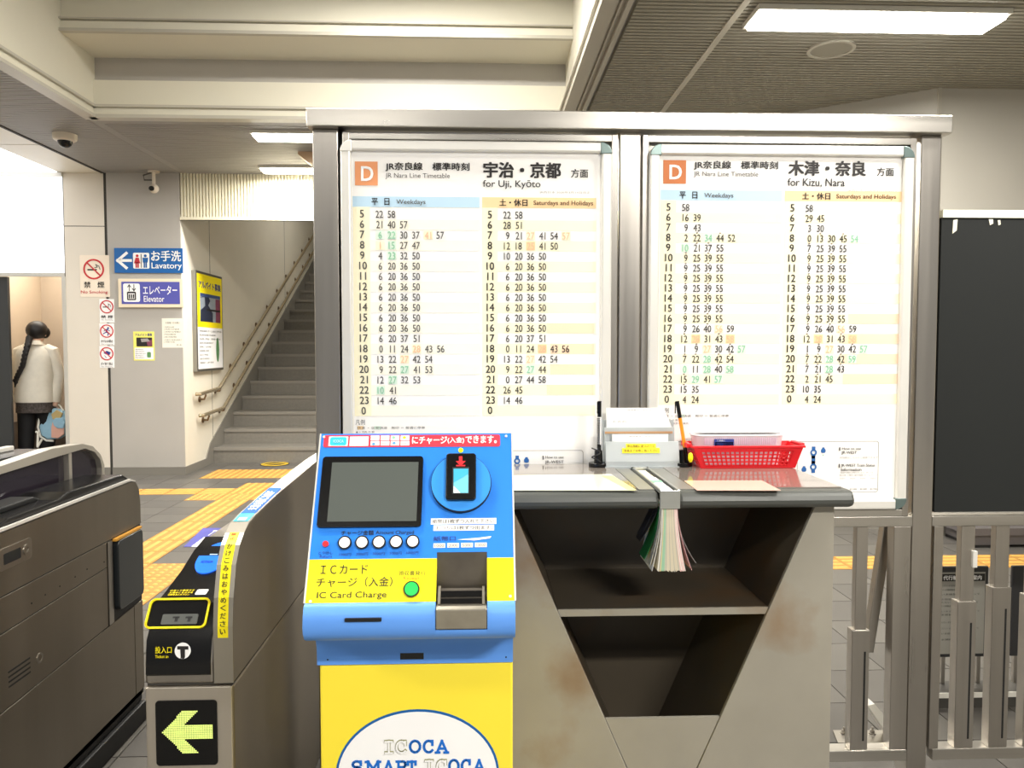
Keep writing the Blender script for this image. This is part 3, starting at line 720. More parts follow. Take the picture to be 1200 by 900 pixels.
for (x, y) in ((989, 862), (1022, 862)):
    u, v = HP.uv(x, y)
    build('bolt', MB().disc(HP, u, v, .013, .008, .012, STEEL, 14).disc(HP, u, v, .009, .012, .022, STEEL, 6).disc(HP, u, v, .004, .022, .032, STEEL, 8), pl_)
u, v = HP.uv(1040, 862)
b = MB(); FK = FR(2.62); ppx(b, FK, [(1017, 827), (1025, 825), (1050, 853), (1050, 866), (1044, 866)], -.05, 0, mat('white_metal', (232, 230, 220), .35)); build('foot_brace', b, ts)

# right railing
rl = thing('steel_railing', 'steel railing of upright bars below the dark panel at right', 'railing', (1.6, YB, 0))
xrr = 2.4
build('top_rail', MB().box(ux(1093, 610), YB + .002, zmr0, xrr, YB + .05, zmr1, STEELH), rl, bevel=.002)
build('bottom_rail', MB().box(ux(1093, 885), YB + .002, zbr0, xrr, YB + .05, zbr1, STEELH), rl, bevel=.002)
build('end_post', MB().box(ux(1092.5, 750), YB + .004, zbr1, ux(1103.5, 750), YB + .045, zmr0, STEEL), rl, bevel=.002)
build('end_post', MB().box(xrr - .04, YB, 0, xrr, YB + .05, zmr1, STEEL), rl, bevel=.002)
for k, ys in enumerate((706, 690, 700, 700, 700, 700)):
    x = 1127.5 + 40.5 * k
    baluster(rl, x, x + 16, x - 3, x + 19, ys)
    if k == 0: build('clip', MB().box(ux(1140, 655), YB - .002, vz(665, 1140), ux(1145, 655), YB + .01, vz(646, 1140), ALU), rl)
# dark panel above it
dk = thing('dark_notice_board', 'blank dark notice board with cream top edge at the right', 'notice board', (1.6, YB, vz(598, 1100)))
z0, z1, z2 = vz(600, 1150), vz(255, 1150), vz(246, 1150)
x0 = ux(1100, 430)
build('panel', MB().box(x0, YB + .004, z0, 2.45, YB + .035, z1, mat('board_dark', (14, 18, 17), .75, 0, .1, 3)), dk)
build('top_trim', MB().box(x0 + .002, YB + .0, z1, 2.45, YB + .04, z2, mat('trim_cream', (248, 246, 222), .4)), dk)
TAPE = mat('tape_scrap', (228, 224, 206), .6)
F4 = FR(YB + .0035)
for pts in ([(1117, 258), (1122, 257), (1121, 270), (1116, 274)], [(1158.5, 257), (1163.5, 257), (1163.8, 262), (1160, 264)], [(1169, 258), (1172, 258), (1172.5, 263), (1170, 264)]):
    b = MB(); ppx(b, F4, pts, 0, .001, TAPE); build('tape_scrap', b, dk)

# ---- the two timetables
def timetable(xo0, yo0, xo1, yo1, hdr, rowy, dy, hcol, mcol, step, hcol2, mcol2, step2, wd, we, side, label, faded):
    t = thing('timetable_board', label, 'timetable', (ux((xo0 + xo1) / 2), YB, vz(yo1)), 'framed train timetables')
    a, c, z0, z1 = ux(xo0, yo0 + 30), ux(xo1, yo0 + 30), vz(yo1), vz(yo0); f = .030
    W0, W1 = .0, .022
    for (p0, q0, p1, q1) in ((a + .02, z0, c - .02, z0 + f), (a + .02, z1 - f, c - .02, z1), (a, z0 + .02, a + f, z1 - .02), (c - f, z0 + .02, c, z1 - .02)):
        build('frame_bar', MB().rect(FB, p0, q0, p1, q1, W0, W1, ALU), t, bevel=.005)
    for (cx, cz, a0) in ((a, z0, 180), (c, z0, 270), (c, z1, 0), (a, z1, 90)):
        sx = 1 if cx == a else -1; sz = 1 if cz == z0 else -1
        pts = [(cx + sx * .034, cz + sz * .034), ]
        r = .034; arc = []
        for k in range(7):
            an = math.radians(a0 + 90 * k / 6); arc.append((cx + sx * r + r * math.cos(an), cz + sz * r + r * math.sin(an)))
        build('corner_cap', MB().prism(FB, pts + arc, W0, W1 + .002, CAPM if side == 'R' or (sx < 0) else ALU), t, bevel=.002)
    build('poster_sheet', MB().rect(FB, a + f - .004, z0 + f - .004, c - f + .004, z1 - f + .004, .004, .008, PAPER), t)
    X = lambda px: ux(px, 253)
    L = MB(); K = MB()
    def T(s, x0, y0, x1, y1, m, bold=0, w=.0095): tfit(L, FB, s, X(x0), vz(y1), X(x1), vz(y0), m, bold, w)
    def R(x0, y0, x1, y1, m, w=.0085): K.flat(FB, [(X(x0), vz(y1)), (X(x1), vz(y1)), (X(x1), vz(y0)), (X(x0), vz(y0))], w, m)
    ox, oy = hdr
    R(ox + 2, oy, ox + 28.5, oy + 27.5, ORA if side == 'L' else ORB, .009); T('D', ox + 9, oy + 5.5, ox + 23.5, oy + 22.5, WHT, .02)
    T('JR奈良線　標準時刻', ox + 37.5, oy + .5, ox + 135.5, oy + 11, INK, .022)
    T('JR Nara Line Timetable', ox + 37.5, oy + 13, ox + 112.5, oy + 20, GREYINK)
    if side == 'L':
        T('宇治・京都', ox + 151.5, oy - 1, ox + 242, oy + 17.5, INK, .035); T('for Uji, Kyōto', ox + 151, oy + 20, ox + 218, oy + 30.5, INK, .006)
    else:
        T('木津・奈良', ox + 147.5, oy - 1, ox + 238, oy + 17, INK, .035); T('for Kizu, Nara', ox + 147, oy + 20, ox + 213.5, oy + 30.5, INK, .006)
    T('方面', ox + 253.5 - (3 if side == 'R' else 0), oy + 6.5, ox + 273.5 - (3 if side == 'R' else 0), oy + 16.5, INK, .012)
    T('JR西日本 2020年3月14日改正', ox + 217, oy + 32.5, ox + 276, oy + 35.5, LINK)
    by0, by1 = rowy - 20.5, rowy - 8.3
    xm = hcol2 - 9
    R(ox - 1, by0, xm - 3, by1, PBLU); R(xm, by0, ox + 283, by1, PORA)
    T('平', ox + 22 - 1, by0 + 2, ox + 28.5, by1 - 2, INK, .02); T('日', ox + 36, by0 + 2, ox + 42, by1 - 2, INK, .02); T('Weekdays', ox + 50, by0 + 3.5, ox + 84, by1 - 2, GREYINK, .006)
    T('土・休日', xm + 20, by0 + 2, xm + 53, by1 - 2, INK, .022); T('Saturdays and Holidays', xm + 60, by0 + 3.5, xm + 129.5, by1 - 2, mat('brown_ink', (96, 62, 40), .5), .01)
    hours = [str(h) for h in list(range(5, 24)) + [0]]
    R(ox - 1, by1, hcol + 9, rowy + dy * 19.5, PYEL); R(xm, by1, hcol2 + 9, rowy + dy * 19.5, PYEL)
    gl = lambda s, cx, cy, h, m, bold, kx: (lambda g: tfit(L, FB, s, X(cx) - (g[3] - g[2]) / .72 * h * kx / 2 * PXM, vz(cy) - h / 2 * PXM, X(cx) + (g[3] - g[2]) / .72 * h * kx / 2 * PXM, vz(cy) + h / 2 * PXM, m, bold, .0095))(glyphs(s, bold))
    PXM = YB / FOC
    for i, h in enumerate(hours):
        y = rowy + dy * i
        if i % 2 == 1:
            R(hcol + 9, y - dy / 2, xm - 3, y + dy / 2, PYELL if side == 'L' else PYEL); R(hcol2 + 9, y - dy / 2, ox + 283, y + dy / 2, PYEL)
            if i in faded: R(faded[i], y - dy / 2, ox + 281, y + dy / 2, FORA, .0087)
        gl(h, hcol + (.8 if len(h) > 1 else 0), y - .3, 8.8, DINK if side == 'L' else INK, .010, .92); gl(h, hcol2 + (.5 if len(h) > 1 else 0), y - .3, 8.8, INK, .014, .92)
        for (data, m0, st_) in ((wd, mcol, step), (we, mcol2, step2)):
            for j, s in enumerate(data[i].split()):
                c_ = s[-1]; n_ = s.rstrip('gGoO'); cx = m0 + st_ * j + (.8 if len(n_) == 1 else 0)
                ink = DINK if (side == 'L' and data is wd) else INK
                if c_ in 'gG': ink = INKG
                if c_ in 'oO': ink = INKO
                if c_ in 'gGoO': R(cx - 5.2, y - 4.9, cx + 5.2, y + 5, {'g': PGRN, 'G': PGRN, 'o': PYEL, 'O': PORA}[c_] if c_ != 'g' else PGRN, .0089)
                gl(n_, cx, y + .2, 8.3, ink, .006 if side == 'R' else .004, .80)
                if side == 'R' and i >= 3 and c_ not in 'gGoO' and n_ in ('9', '39', '45', '37', '7', '12', '13', '44', '43', '15', '42', '54', '22', '21', '40'):
                    K.flat(FB, [(X(cx - .9), vz(y - 5)), (X(cx + .9), vz(y - 5)), (X(cx + .9), vz(y - 6.2)), (X(cx - .9), vz(y - 6.2))], .0092, mat('brown_ink', (96, 62, 40), .5))
    # legend
    yb = rowy + dy * 20
    T('凡例', ox, yb - 2, ox + 11, yb + 4, GREYINK); T('快速 ・ 区間快速　無印 ＝ 普通に停車', ox + 2, yb + 6, ox + 82, yb + 9, GREYINK)
    T('▲＝ 行先 の 駅', ox, yb + 11, ox + 22, yb + 13.5, GREYINK); T('行先表示：奈良＝ご案内', ox, yb + 15, ox + 34, yb + 17.5, GREYINK)
    R(ox + 2, yb + 5.5, ox + 9, yb + 9.5, PORA, .0088); R(ox + 22, yb + 5.5, ox + 30, yb + 9.5, PGRN, .0088)
    # watch-shaped symbols and information box
    def watch(cx, cy, r, m):
        u, v = X(cx), vz(cy); k = r * PXM
        K.ring(FB, u, v, k * .5, k, .0088, .0093, m, 20); K.flat(FB, [(u - .55 * k, v + .8 * k), (u + .55 * k, v + .8 * k), (u + .55 * k, v + 1.8 * k), (u - .55 * k, v + 1.8 * k)], .0089, m)
        K.flat(FB, [(u - .55 * k, v - 1.8 * k), (u + .55 * k, v - 1.8 * k), (u + .55 * k, v - .8 * k), (u - .55 * k, v - .8 * k)], .0089, m)
    WB = mat('watch_blue', (40, 100, 170), .5)
    def fob(cx, cy, s, m):
        u, v = X(cx), vz(cy); k = s * PXM
        K.flat(FB, rrect(u - k, v - k * .9, u + k, v + k * .9, k * .7), .009, m); K.flat(FB, [(u - .6 * k, v + .7 * k), (u + .6 * k, v + .7 * k), (u + .5 * k, v + 1.4 * k), (u - .5 * k, v + 1.4 * k)], .0089, m)
        K.flat(FB, [(u - .35 * k, v - 1.6 * k), (u + .35 * k, v - 1.6 * k), (u, v - 2.2 * k)], .0089, INKG)
    def outl(x0, y0, x1, y1):
        p = rrect(X(x0), vz(y1), X(x1), vz(y0), .008); p = p + [p[0]]
        for q0, q1 in zip(p[:-1], p[1:]):
            K.line(FB, [q0, q1], .0016, .0088, LINK)
    if side == 'L':
        outl(590, 527, 684, 558); watch(607 - 1, 539, 3.6, WB); fob(617, 538.5, 2.9, WB)
        T('▮How to use', 636, 533, 661, 537.5, GREYINK, .004); T('JR-WEST', 639, 538.5, 661, 543, GREYINK, .004); T('ご利用案内　時刻表検索サービス', 636, 546, 681, 548.5, LINK)
        for k in range(3): T('停車駅のご案内はこちら', 595, 568 + 7 * k, 680, 571 + 7 * k, LINK)
    else:
        outl(938, 518, 1034, 578)
        watch(957, 531, 4, WB); watch(957, 548, 4, WB); K.flat(FB, [(X(954.8), vz(546)), (X(959.2), vz(546)), (X(959.2), vz(533)), (X(954.8), vz(533))], .0089, WB)
        fob(968.5, 529, 2.9, WB); fob(946, 551, 2.9, WB)
        T('▮How to use', 987, 525, 1013, 529, GREYINK, .004); T('JR-WEST', 990, 529.5, 1008, 533.5, GREYINK, .004); T('時刻表はこちらから検索できます', 988, 536, 1033, 538.5, LINK)
        T('▮JR-WEST Train Status', 987, 544.5, 1030, 549, GREYINK, .004); T('Information', 990, 549.5, 1014, 553, GREYINK, .004)
        T('列車運行情報をお知らせします。詳しくは', 988, 554, 1028, 555.8, LINK); T('西日本 ご案内 運行情報 ホームページ', 988, 557, 1033, 559, LINK)
        for k in range(4): T('English 中文 한국'.split()[0], 989 + 12 * k, 561, 995 + 12 * k, 562.6, LINK); T('運行情報', 988.5 + 12 * k, 573.5, 997 + 12 * k, 575.5, GREYINK)
        T('ご案内', 795, 516, 812, 521.5, INK, .01)
    build('lettering', L, t); build('printed_panel', K, t)
same = ['6 20 36 50'] * 7
wdL = ['22 58', '21 40 57', '6g 22g 30 37 41o 57', '1o 15g 27 47', '4 23g 32 50'] + same + ['6 20 37 51', '0 11 24 28o 43 56', '13 22 27o 42 54', '9 22 27g 41 53', '12 27g 32 53', '10g 41', '14 46', '']
weL = ['22 58', '28 51', '9 21 27o 41 54 57o', '12 18 25O 41 50', '10 20 36 50'] + same + ['6 20 37 51', '0 11 24 28O 43 56', '13 22 27o 42 54', '9 22 27G 44', '0 27 44 58', '26 45', '14 46', '']
same = ['9 25 39 55'] * 7
wdR = ['58', '16 39', '9 43', '2 22 34G 44 52', '10g 21 37 55'] + same + ['9 26 40 56o 59', '12 28O 31 43 58O', '1 9 27o 30 42 57g', '7 22 28G 42 54', '0g 11 28g 40 58g', '15 29G 41 57G', '15 35', '4 24']
weR = ['58', '29 45', '3 30', '0 13 30 45 54G', '7 25 39 55'] + same + ['9 26 40 56o 59', '12 28O 31 43 58O', '1 9 27o 30 42 57g', '7 22 28G 42 59g', '7 21 28g 43', '2 21 45', '10 35', '4 24']
timetable(400, 169, 716, 590, (415, 193), 253.5, 11.94, 424.7, 445, 14.2, 574, 594, 13.8, wdL, weL, 'L',
          'left framed timetable board headed for Uji and Kyoto', {11: 641, 13: 645, 15: 645, 17: 641})
timetable(760, 170, 1067, 598, (774, 188), 243.2, 11.83, 782.5, 802.5, 13.5, 927, 946.7, 13.4, wdR, weR, 'R',
          'right framed timetable board headed for Kizu and Nara', {11: 995, 13: 990, 15: 990, 17: 990})

# ================================================================== WRITING TABLE
YF, YK, ZTB_ = 1.80, 2.25, 1.056
CXT = 0.446; HWT = 0.452
TABM = mat('desk_edge_grey', (78, 80, 77), .4)
TOPM = mat('desk_top_grey', (128, 120, 112), .12, 0, .05, 10, coat=.5)
BODM = mat('desk_body_grey', (156, 151, 139), .42, .08, .10, 6, stain=(128, 96, 58))
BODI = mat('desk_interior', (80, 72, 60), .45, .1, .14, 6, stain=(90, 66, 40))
tb = thing('writing_table', 'grey metal writing table with v shaped open front below the boards', 'table', (CXT, 2.0, 0))
r = .021
prof = [(YF + r, ZTB_), (YF + r * .4, ZTB_ - r * .2), (YF, ZTB_ - r), (YF + .002, ZTB_ - r * 1.4), (YF + r * .4, ZTB_ - r * 1.85), (YF + r, ZTB_ - 2 * r), (YK, ZTB_ - 2 * r), (YK, ZTB_)]
b = MB()
n = len(prof)
for (a, c) in ((CXT - HWT, CXT - .024), (CXT + .024, CXT + HWT)): b.sweep(prof, a, c, TABM)
b.box(CXT - .024, YF + .10, ZTB_ - .042, CXT + .024, YK, ZTB_ - .016, TABM)
build('tabletop', b, tb, bevel=.008)
for (a, c) in ((CXT - HWT + .015, CXT - .07), (CXT + .07, CXT + HWT - .015)):
    build('glass_mat', MB().box(a, YF + .045, ZTB_, c, YK - .005, ZTB_ + .003, TOPM), tb)
HT = HZ(ZTB_ + .003)
xo = CXT + HWT - .055  # outer side of body
FBd = FR(1.845)
# front V panels
xR = FBd.uv(975, 750)[0]; xL = 2 * CXT - xR
zc = ZTB_ - .042
zl_ = FBd.uv(777, 842)[1]
def vx(z):  # half width of the opening at height z
    u1 = FBd.uv(950, 605); u2 = FBd.uv(844, 842)
    return (u1[0] - CXT) + (u2[0] - u1[0]) * (z - u1[1]) / (u2[1] - u1[1])
za = next(k / 1000 for k in range(0, 900) if vx(k / 1000) > .002)
for s, nm in ((1, 'front_panel'), (-1, 'front_panel')):
    pts = [(CXT + s * vx(zc), zc), (CXT + s * (xR - CXT), zc), (CXT + s * (xR - CXT), 0.0), (CXT + s * .001, 0.0), (CXT + s * .001, za)]
    build(nm, MB().prism(FBd, pts, -.012, 0, BODM), tb, bevel=.002)
    # slanted inner cheek
    q = [(vx(zc), zc), (vx(zl_ - .21), zl_ - .21)]
    th = .006
    vs = []
    for (hx, z) in q:
        for y in (1.857, 2.2):
            for d in (0, .008): vs.append((CXT + s * (hx + d), y, z))
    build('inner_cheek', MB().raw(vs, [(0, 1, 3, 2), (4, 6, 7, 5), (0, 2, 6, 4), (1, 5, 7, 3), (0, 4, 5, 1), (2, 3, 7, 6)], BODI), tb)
    build('side_panel', MB().box(CXT + s * (xR - CXT) - (.01 if s > 0 else 0), 1.857, 0, CXT + s * (xR - CXT) + (0 if s > 0 else .01), 2.2, zc, BODM), tb)
hb, ht = vx(0), vx(zl_)
build('kick_panel', MB().prism(FBd, [(CXT - ht + .002, zl_), (CXT + ht - .002, zl_), (CXT, za + .005)], -.012, -.003, BODM), tb)
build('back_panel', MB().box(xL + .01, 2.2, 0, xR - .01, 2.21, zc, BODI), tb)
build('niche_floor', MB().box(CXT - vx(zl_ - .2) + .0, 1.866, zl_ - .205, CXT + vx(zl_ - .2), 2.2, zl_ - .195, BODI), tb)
zs = FBd.uv(777, 714)[1]; zs0 = FBd.uv(777, 722)[1]
pts = [(CXT - vx(zs) + .001, zs), (CXT + vx(zs) - .001, zs), (CXT + vx(zs0) - .001, zs0), (CXT - vx(zs0) + .001, zs0)]
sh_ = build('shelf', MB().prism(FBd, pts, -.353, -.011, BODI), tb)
build('shelf_edge', MB().prism(FBd, pts, -.011, -.006, BODM), sh_)
# printed sheets under the mats
b = MB(); ppx(b, HT, [(560, 558), (716, 556), (744, 575), (560, 575)], .0, .0012, mat('sheet_cream', (250, 246, 222), .2, coat=.5))
ppx(b, HT, [(704, 558), (718, 558), (746, 575), (736, 575)], .0012, .0014, mat('sheet_yellow', (246, 232, 140), .3))
tag(build('desk_sheet', b), 'pale yellow printed sheet lying on the left half of the table', 'paper')
b = MB(); ppx(b, HT, [(802, 563.5), (893, 563.5), (915, 575), (817, 575)], .0, .0012, mat('sheet_pink', (244, 208, 190), .2, coat=.5))
tag(build('desk_sheet', b), 'pale pink printed sheet lying on the right half of the table', 'paper')
b = MB(); 
for (a, c) in ((CXT - .068, CXT - .03), (CXT + .03, CXT + .068)): b.box(a, YF + .03, ZTB_, c, YK - .1, ZTB_ + .003, mat('desk_strip', (140, 140, 134), .3, .4))
build('centre_strip', b, tb)
# hanging timetable book in its steel clamp
HOLD = mat('clamp_steel', (176, 178, 174), .3, .7)
bk = thing('hanging_timetable_book', 'thick timetable booklet hanging from a steel clamp at the table centre', 'book', (CXT, 1.82, .8))
b = MB(); b.box(CXT - .024, YF - .004, ZTB_ - .002, CXT - .018, YK - .1, ZTB_ + .008, HOLD); b.box(CXT + .018, YF - .004, ZTB_ - .002, CXT + .024, YK - .1, ZTB_ + .008, HOLD)
b.box(CXT - .024, YF - .006, ZTB_ - .038, CXT + .024, YF + .0, ZTB_ + .006, HOLD); b.box(CXT - .024, YK - .115, ZTB_, CXT + .024, YK - .1, ZTB_ + .008, HOLD); build('clamp', b, bk, bevel=.001)
b = MB(); b.box(CXT - .016, YF + .002, ZTB_ - .004, CXT + .012, YF + .2, ZTB_ + .003, PAPER); b.box(CXT - .016, YF + .12, ZTB_ + .003, CXT + .012, YF + .15, ZTB_ + .0045, INKG)
b.box(CXT - .016, YF + .2, ZTB_ - .006, CXT + .012, YK - .12, ZTB_ + .001, PYEL); b.box(CXT + .012, YF + .01, ZTB_ - .01, CXT + .016, YK - .13, ZTB_ + .004, BLKM); build('spine', b, bk)
pc = [mat('page_%s' % n_, c, .6) for n_, c in (('beige', (206, 196, 172)), ('green', (150, 190, 160)), ('yellow', (222, 204, 130)), ('pink', (222, 170, 172)), ('grey', (176, 172, 160)), ('white', (226, 222, 210)))]
NP = 34
for k in range(NP):
    f = k / (NP - 1); m = pc[0]
    if k < 2: m = pc[5]
    elif k < 5: m = pc[2] if k > 3 else pc[4]
    elif k < 9: m = pc[1]
    elif k > 26: m = pc[3] if k % 2 else pc[5]
    elif k % 5 == 0: m = pc[4]
    xt = CXT - .018 + .036 * f; xb = CXT - .030 + .070 * f
    if k == 0: xb -= .012
    if k == NP - 1: xb += .014
    b = MB(); seg = 7; L = []; L2 = []
    wdt = .0026 if k not in (0, NP - 1) else .0012
    zt0, zb0 = ZTB_ - .036, ZTB_ - .186 - random.uniform(0, .004)
    vs = []
    for i in range(seg + 1):
        q = i / seg; z = zt0 + (zb0 - zt0) * q; x = xt + (xb - xt) * (q ** 1.6); wq = .0011 + (wdt - .0011) * q if k not in (0, NP - 1) else .001
        yy = YF - .001 - .004 * q
        vs += [(x - wq / 2, yy, z), (x + wq / 2, yy, z), (x + wq / 2, YF + .13, z), (x - wq / 2, YF + .13, z)]
    fs = []
    for i in range(seg):
        for j in range(4): fs.append((4 * i + j, 4 * i + (j + 1) % 4, 4 * i + 4 + (j + 1) % 4, 4 * i + 4 + j))
    fs += [(3, 2, 1, 0), (4 * seg, 4 * seg + 1, 4 * seg + 2, 4 * seg + 3)]
    build('page', b.raw(vs, fs, m), bk)
# curled loose covers on the left of the book
def curl(x_t, x_b, z_b, y0, y1, m, name='cover_sheet', p=1.5, lean=0.0):
    vs = []; seg = 8
    for i in range(seg + 1):
        q = i / seg; z = ZTB_ - .04 + (z_b - ZTB_ + .04) * q; x = x_t + (x_b - x_t) * q ** p
        vs += [(x, y0 + lean * q, z), (x + .0015, y0 + lean * q, z), (x + .0015, y1 + lean * q, z), (x, y1 + lean * q, z)]
    fs = []
    for i in range(seg):
        for j in range(4): fs.append((4 * i + j, 4 * i + (j + 1) % 4, 4 * i + 4 + (j + 1) % 4, 4 * i + 4 + j))
    fs += [(3, 2, 1, 0), (4 * seg, 4 * seg + 1, 4 * seg + 2, 4 * seg + 3)]
    build(name, MB().raw(vs, fs, m, True), bk)
curl(CXT - .019, CXT - .046, ZTB_ - .176, YF + .002, YF + .03, mat('page_print', (200, 196, 186), .6, 0, .4, 60))
curl(CXT - .0195, CXT - .040, ZTB_ - .182, YF + .006, YF + .04, pc[5])
curl(CXT - .020, CXT - .056, ZTB_ - .166, YF + .02, YF + .08, mat('cover_green', (30, 110, 56), .5), p=1.9)
curl(CXT - .021, CXT - .064, ZTB_ - .125, YF + .03, YF + .08, mat('cover_black', (38, 38, 42), .3), p=1.3)
curl(CXT - .022, CXT - .060, ZTB_ - .12, YF + .05, YF + .09, MC['cover_black'], p=1.1)
curl(CXT + .019, CXT + .066, ZTB_ - .172, YF + .004, YF + .05, mat('cover_grey', (130, 128, 126), .5), p=2.0)

# ---- form dispenser
YD = 2.17
FD = FR(YD)
dsp = thing('form_holder', 'grey stepped form holder with white slips at the back of the table', 'form holder', (CXT, 2.2, ZTB_))
DG = mat('holder_grey', (176, 182, 184), .4)
x0, x1 = FD.uv(710, 535)[0], FD.uv(796.5, 535)[0]
z = lambda py, pl=FD: pl.uv(750, py)[1]
build('front_pocket', MB().sweep([(YD, ZTB_ + .003), (YD, ZTB_ + .02), (YD + .012, z(518)), (YD + .016, z(518)), (YD + .012, ZTB_ + .003)], x0, x1, DG), dsp, bevel=.001)
build('base', MB().box(x0 - .002, YD - .003, ZTB_, x1 + .002, YD + .075, ZTB_ + .006, DG), dsp)
F2 = FR(YD + .035)
build('rear_pocket', MB().sweep([(YD + .03, ZTB_ + .006), (YD + .036, z(501, F2)), (YD + .04, z(501, F2)), (YD + .036, ZTB_ + .006)], x0 + .001, F2.uv(790.5, 500)[0], DG), dsp, bevel=.001)
F3 = FR(YD + .062)
build('rear_plate', MB().sweep([(YD + .058, ZTB_ + .006), (YD + .066, z(492, F3)), (YD + .07, z(492, F3)), (YD + .062, ZTB_ + .006)], x0 + .001, F3.uv(790, 500)[0], DG), dsp, bevel=.001)
b = MB().box(x0 + .002, YD + .032, z(508, F2), F2.uv(788, 500)[0], YD + .034, z(505.5, F2), mat('slip_edge', (190, 150, 110), .6)); build('edge_strip', b, dsp)
F5 = FR(YD + .05)
b = MB(); ppx(b, F5, [(710.5, 478), (778, 478), (787, 500), (787, 503), (711, 503)], -.003, 0, WHT)
tpx(b, F5, '整理番号　年月日', 735, 479.5, 763, 481, LINK, 0, .0005); tpx(b, F5, 'お名前', 718, 493, 734, 495, LINK, 0, .0005)
tag(build('paper_slip', b), 'white slip stacked in the rear pocket of the grey form holder', 'paper', 'white slips in the form holder')
F6 = FR(YD + .022)
b = MB(); ppx(b, F6, [(717.5, 509), (783, 509), (783, 530), (717.5, 530)], -.004, 0, WHT); tpx(b, F6, '整理番号　年月日', 737, 510.5, 766, 512, LINK, 0, .0005)
tag(build('paper_slip', b), 'white slip stacked in the front pocket of the grey form holder', 'paper', 'white slips in the form holder')
FT = Pl((0, YD - .0002, ZTB_ + .02), (1, 0, 0), (0, .012, z(518) - ZTB_ - .02))
b = MB(); rpx(b, FT, 733.5, 520, 768.5, 525.5, .0008, .0016, YEL); rpx(b, FT, 729, 525, 773, 531, .0008, .0016, YEL)
tpx(b, FT, '申込用紙に記入のうえ', 735, 521, 767, 524.5, mat('olive_ink', (150, 120, 20), .5), .01, .002); tpx(b, FT, '係員までお申し出ください', 731, 526.3, 771, 529.8, MC['olive_ink'], .01, .002)
build('yellow_label', b, dsp)

# ---- pens and stands
def penstand(px, label, spring):
    F = FR(2.16); u = F.uv(px, 545)[0]
    t = thing('pen_stand', label, 'pen stand', (u, 2.18, ZTB_), 'pen stands beside the form holder')
    b = MB().disc(HZ(ZTB_ + .003), u, 2.19, .028, 0, .012, BLK, 24); build('base', b, t, bevel=.002)
    build('socket', MB().tube([(u, 2.19, ZTB_ + .012), (u, 2.19, ZTB_ + .05)], [.013, .011], BLK, 14), t)
    return t, u
t1, u1 = penstand(703, 'black pen stand on the table left of the grey form holder', 0)
t2, u2 = penstand(803, 'black pen stand between the form holder and the red basket', 0)
build('cord', MB().tube([(u1 + .015, 2.185, ZTB_ + .012)] + [(u1 - .01 + .012 * math.cos(a * .7), 2.168 + .01 * math.sin(a * .7), ZTB_ + .02 + a * .003) for a in range(14)], .0018, BLKM, 6), t1)
FPn = FR(2.185)
def pen(p0, p1, cols, label):
    a = Vector(FPn.P(*FPn.uv(*p0))); c = Vector(FPn.P(*FPn.uv(*p1)))
    t = thing('pen', label, 'pen', tuple(a), 'pens standing in pen stands')
    cuts = [0, .3, .72, 1.0]
    for (f0, f1, m, nm, r) in ((0, .28, cols[0], 'grip', .0055), (.28, .74, cols[1], 'barrel', .0052), (.74, 1, cols[2], 'cap', .0058)):
        build(nm, MB().tube([a.lerp(c, f0), a.lerp(c, f1)], r, m, 12), t)
    build('clip', MB().box(c.x - .008, c.y - .008, c.z - .035, c.x - .0055, c.y - .004, c.z - .002, cols[2]), t)
    return t
WB2 = mat('pen_clear', (235, 235, 235), .3)
tp = pen((702, 541), (702.5, 470), (BLK, WB2, BLK), 'black and clear pen standing upright left of the form holder')
b = MB()
for k in range(18): b.ring(HZ(0), FPn.uv(701, 520)[0], 2.179, .0035, .0046, FPn.uv(701, 525 - k * 2)[1], FPn.uv(701, 524 - k * 2)[1], BLKM, 8)
build('cord_coil', b, tp)
pen((806, 545), (793.5, 470), (BLK, mat('pen_orange', (242, 150, 30), .35), BLK), 'orange ballpoint pen with black cap leaning left of the red basket')

# ---- red basket
RB = mat('basket_red', (226, 24, 36), .35)
F7 = FR(2.13)
bs = thing('plastic_basket', 'red perforated plastic basket on the right half of the table', 'basket', (F7.uv(875, 550)[0], 2.19, ZTB_))
zb, zr = ZTB_ + .004, F7.uv(875, 523.5)[1]
bx0, bx1 = F7.uv(823, 551)[0], F7.uv(933, 551)[0]; tx0, tx1 = F7.uv(813, 523)[0], F7.uv(941, 523)[0]
yb0, yb1, yt0, yt1 = 2.142, 2.228, 2.13, 2.24
def perf(P00, P10, P01, P11, nx, ny, mt, thick=.0022, mg=.12, solid=.36):
    """perforated wall between four corners: rows and columns of webs"""
    b = MB()
    P00, P10, P01, P11 = map(Vector, (P00, P10, P01, P11))
    nrm = (P10 - P00).cross(P01 - P00).normalized() * thick
    def pt(u, v): return (P00 * (1 - u) + P10 * u) * (1 - v) + (P01 * (1 - u) + P11 * u) * v
    def strip(u0, v0, u1, v1):
        q = [pt(u0, v0), pt(u1, v0), pt(u1, v1), pt(u0, v1)]; vs = q + [p + nrm for p in q]
        b.raw(vs, [(0, 1, 2, 3), (7, 6, 5, 4), (0, 4, 5, 1), (1, 5, 6, 2), (2, 6, 7, 3), (3, 7, 4, 0)], mt)
    m = .05; mv = mg
    strip(0, 0, 1, mv); strip(0, 1 - mv * 1.7, 1, 1); strip(0, mv, m, 1 - mv * 1.7); strip(1 - m * 1.6, mv, 1, 1 - mv * 1.7)
    U0, U1, V0, V1 = m, 1 - m * 1.6, mv, 1 - mv * 1.7
    cw = (U1 - U0) / nx; ch = (V1 - V0) / ny
    for i in range(nx + 1):
        u = U0 + cw * i; strip(max(0, u - cw * solid / 2), V0, min(1, u + cw * solid / 2), V1)
    for j in range(ny + 1):
        v = V0 + ch * j; strip(U0, max(0, v - ch * solid / 2), U1, min(1, v + ch * solid / 2))
    return b
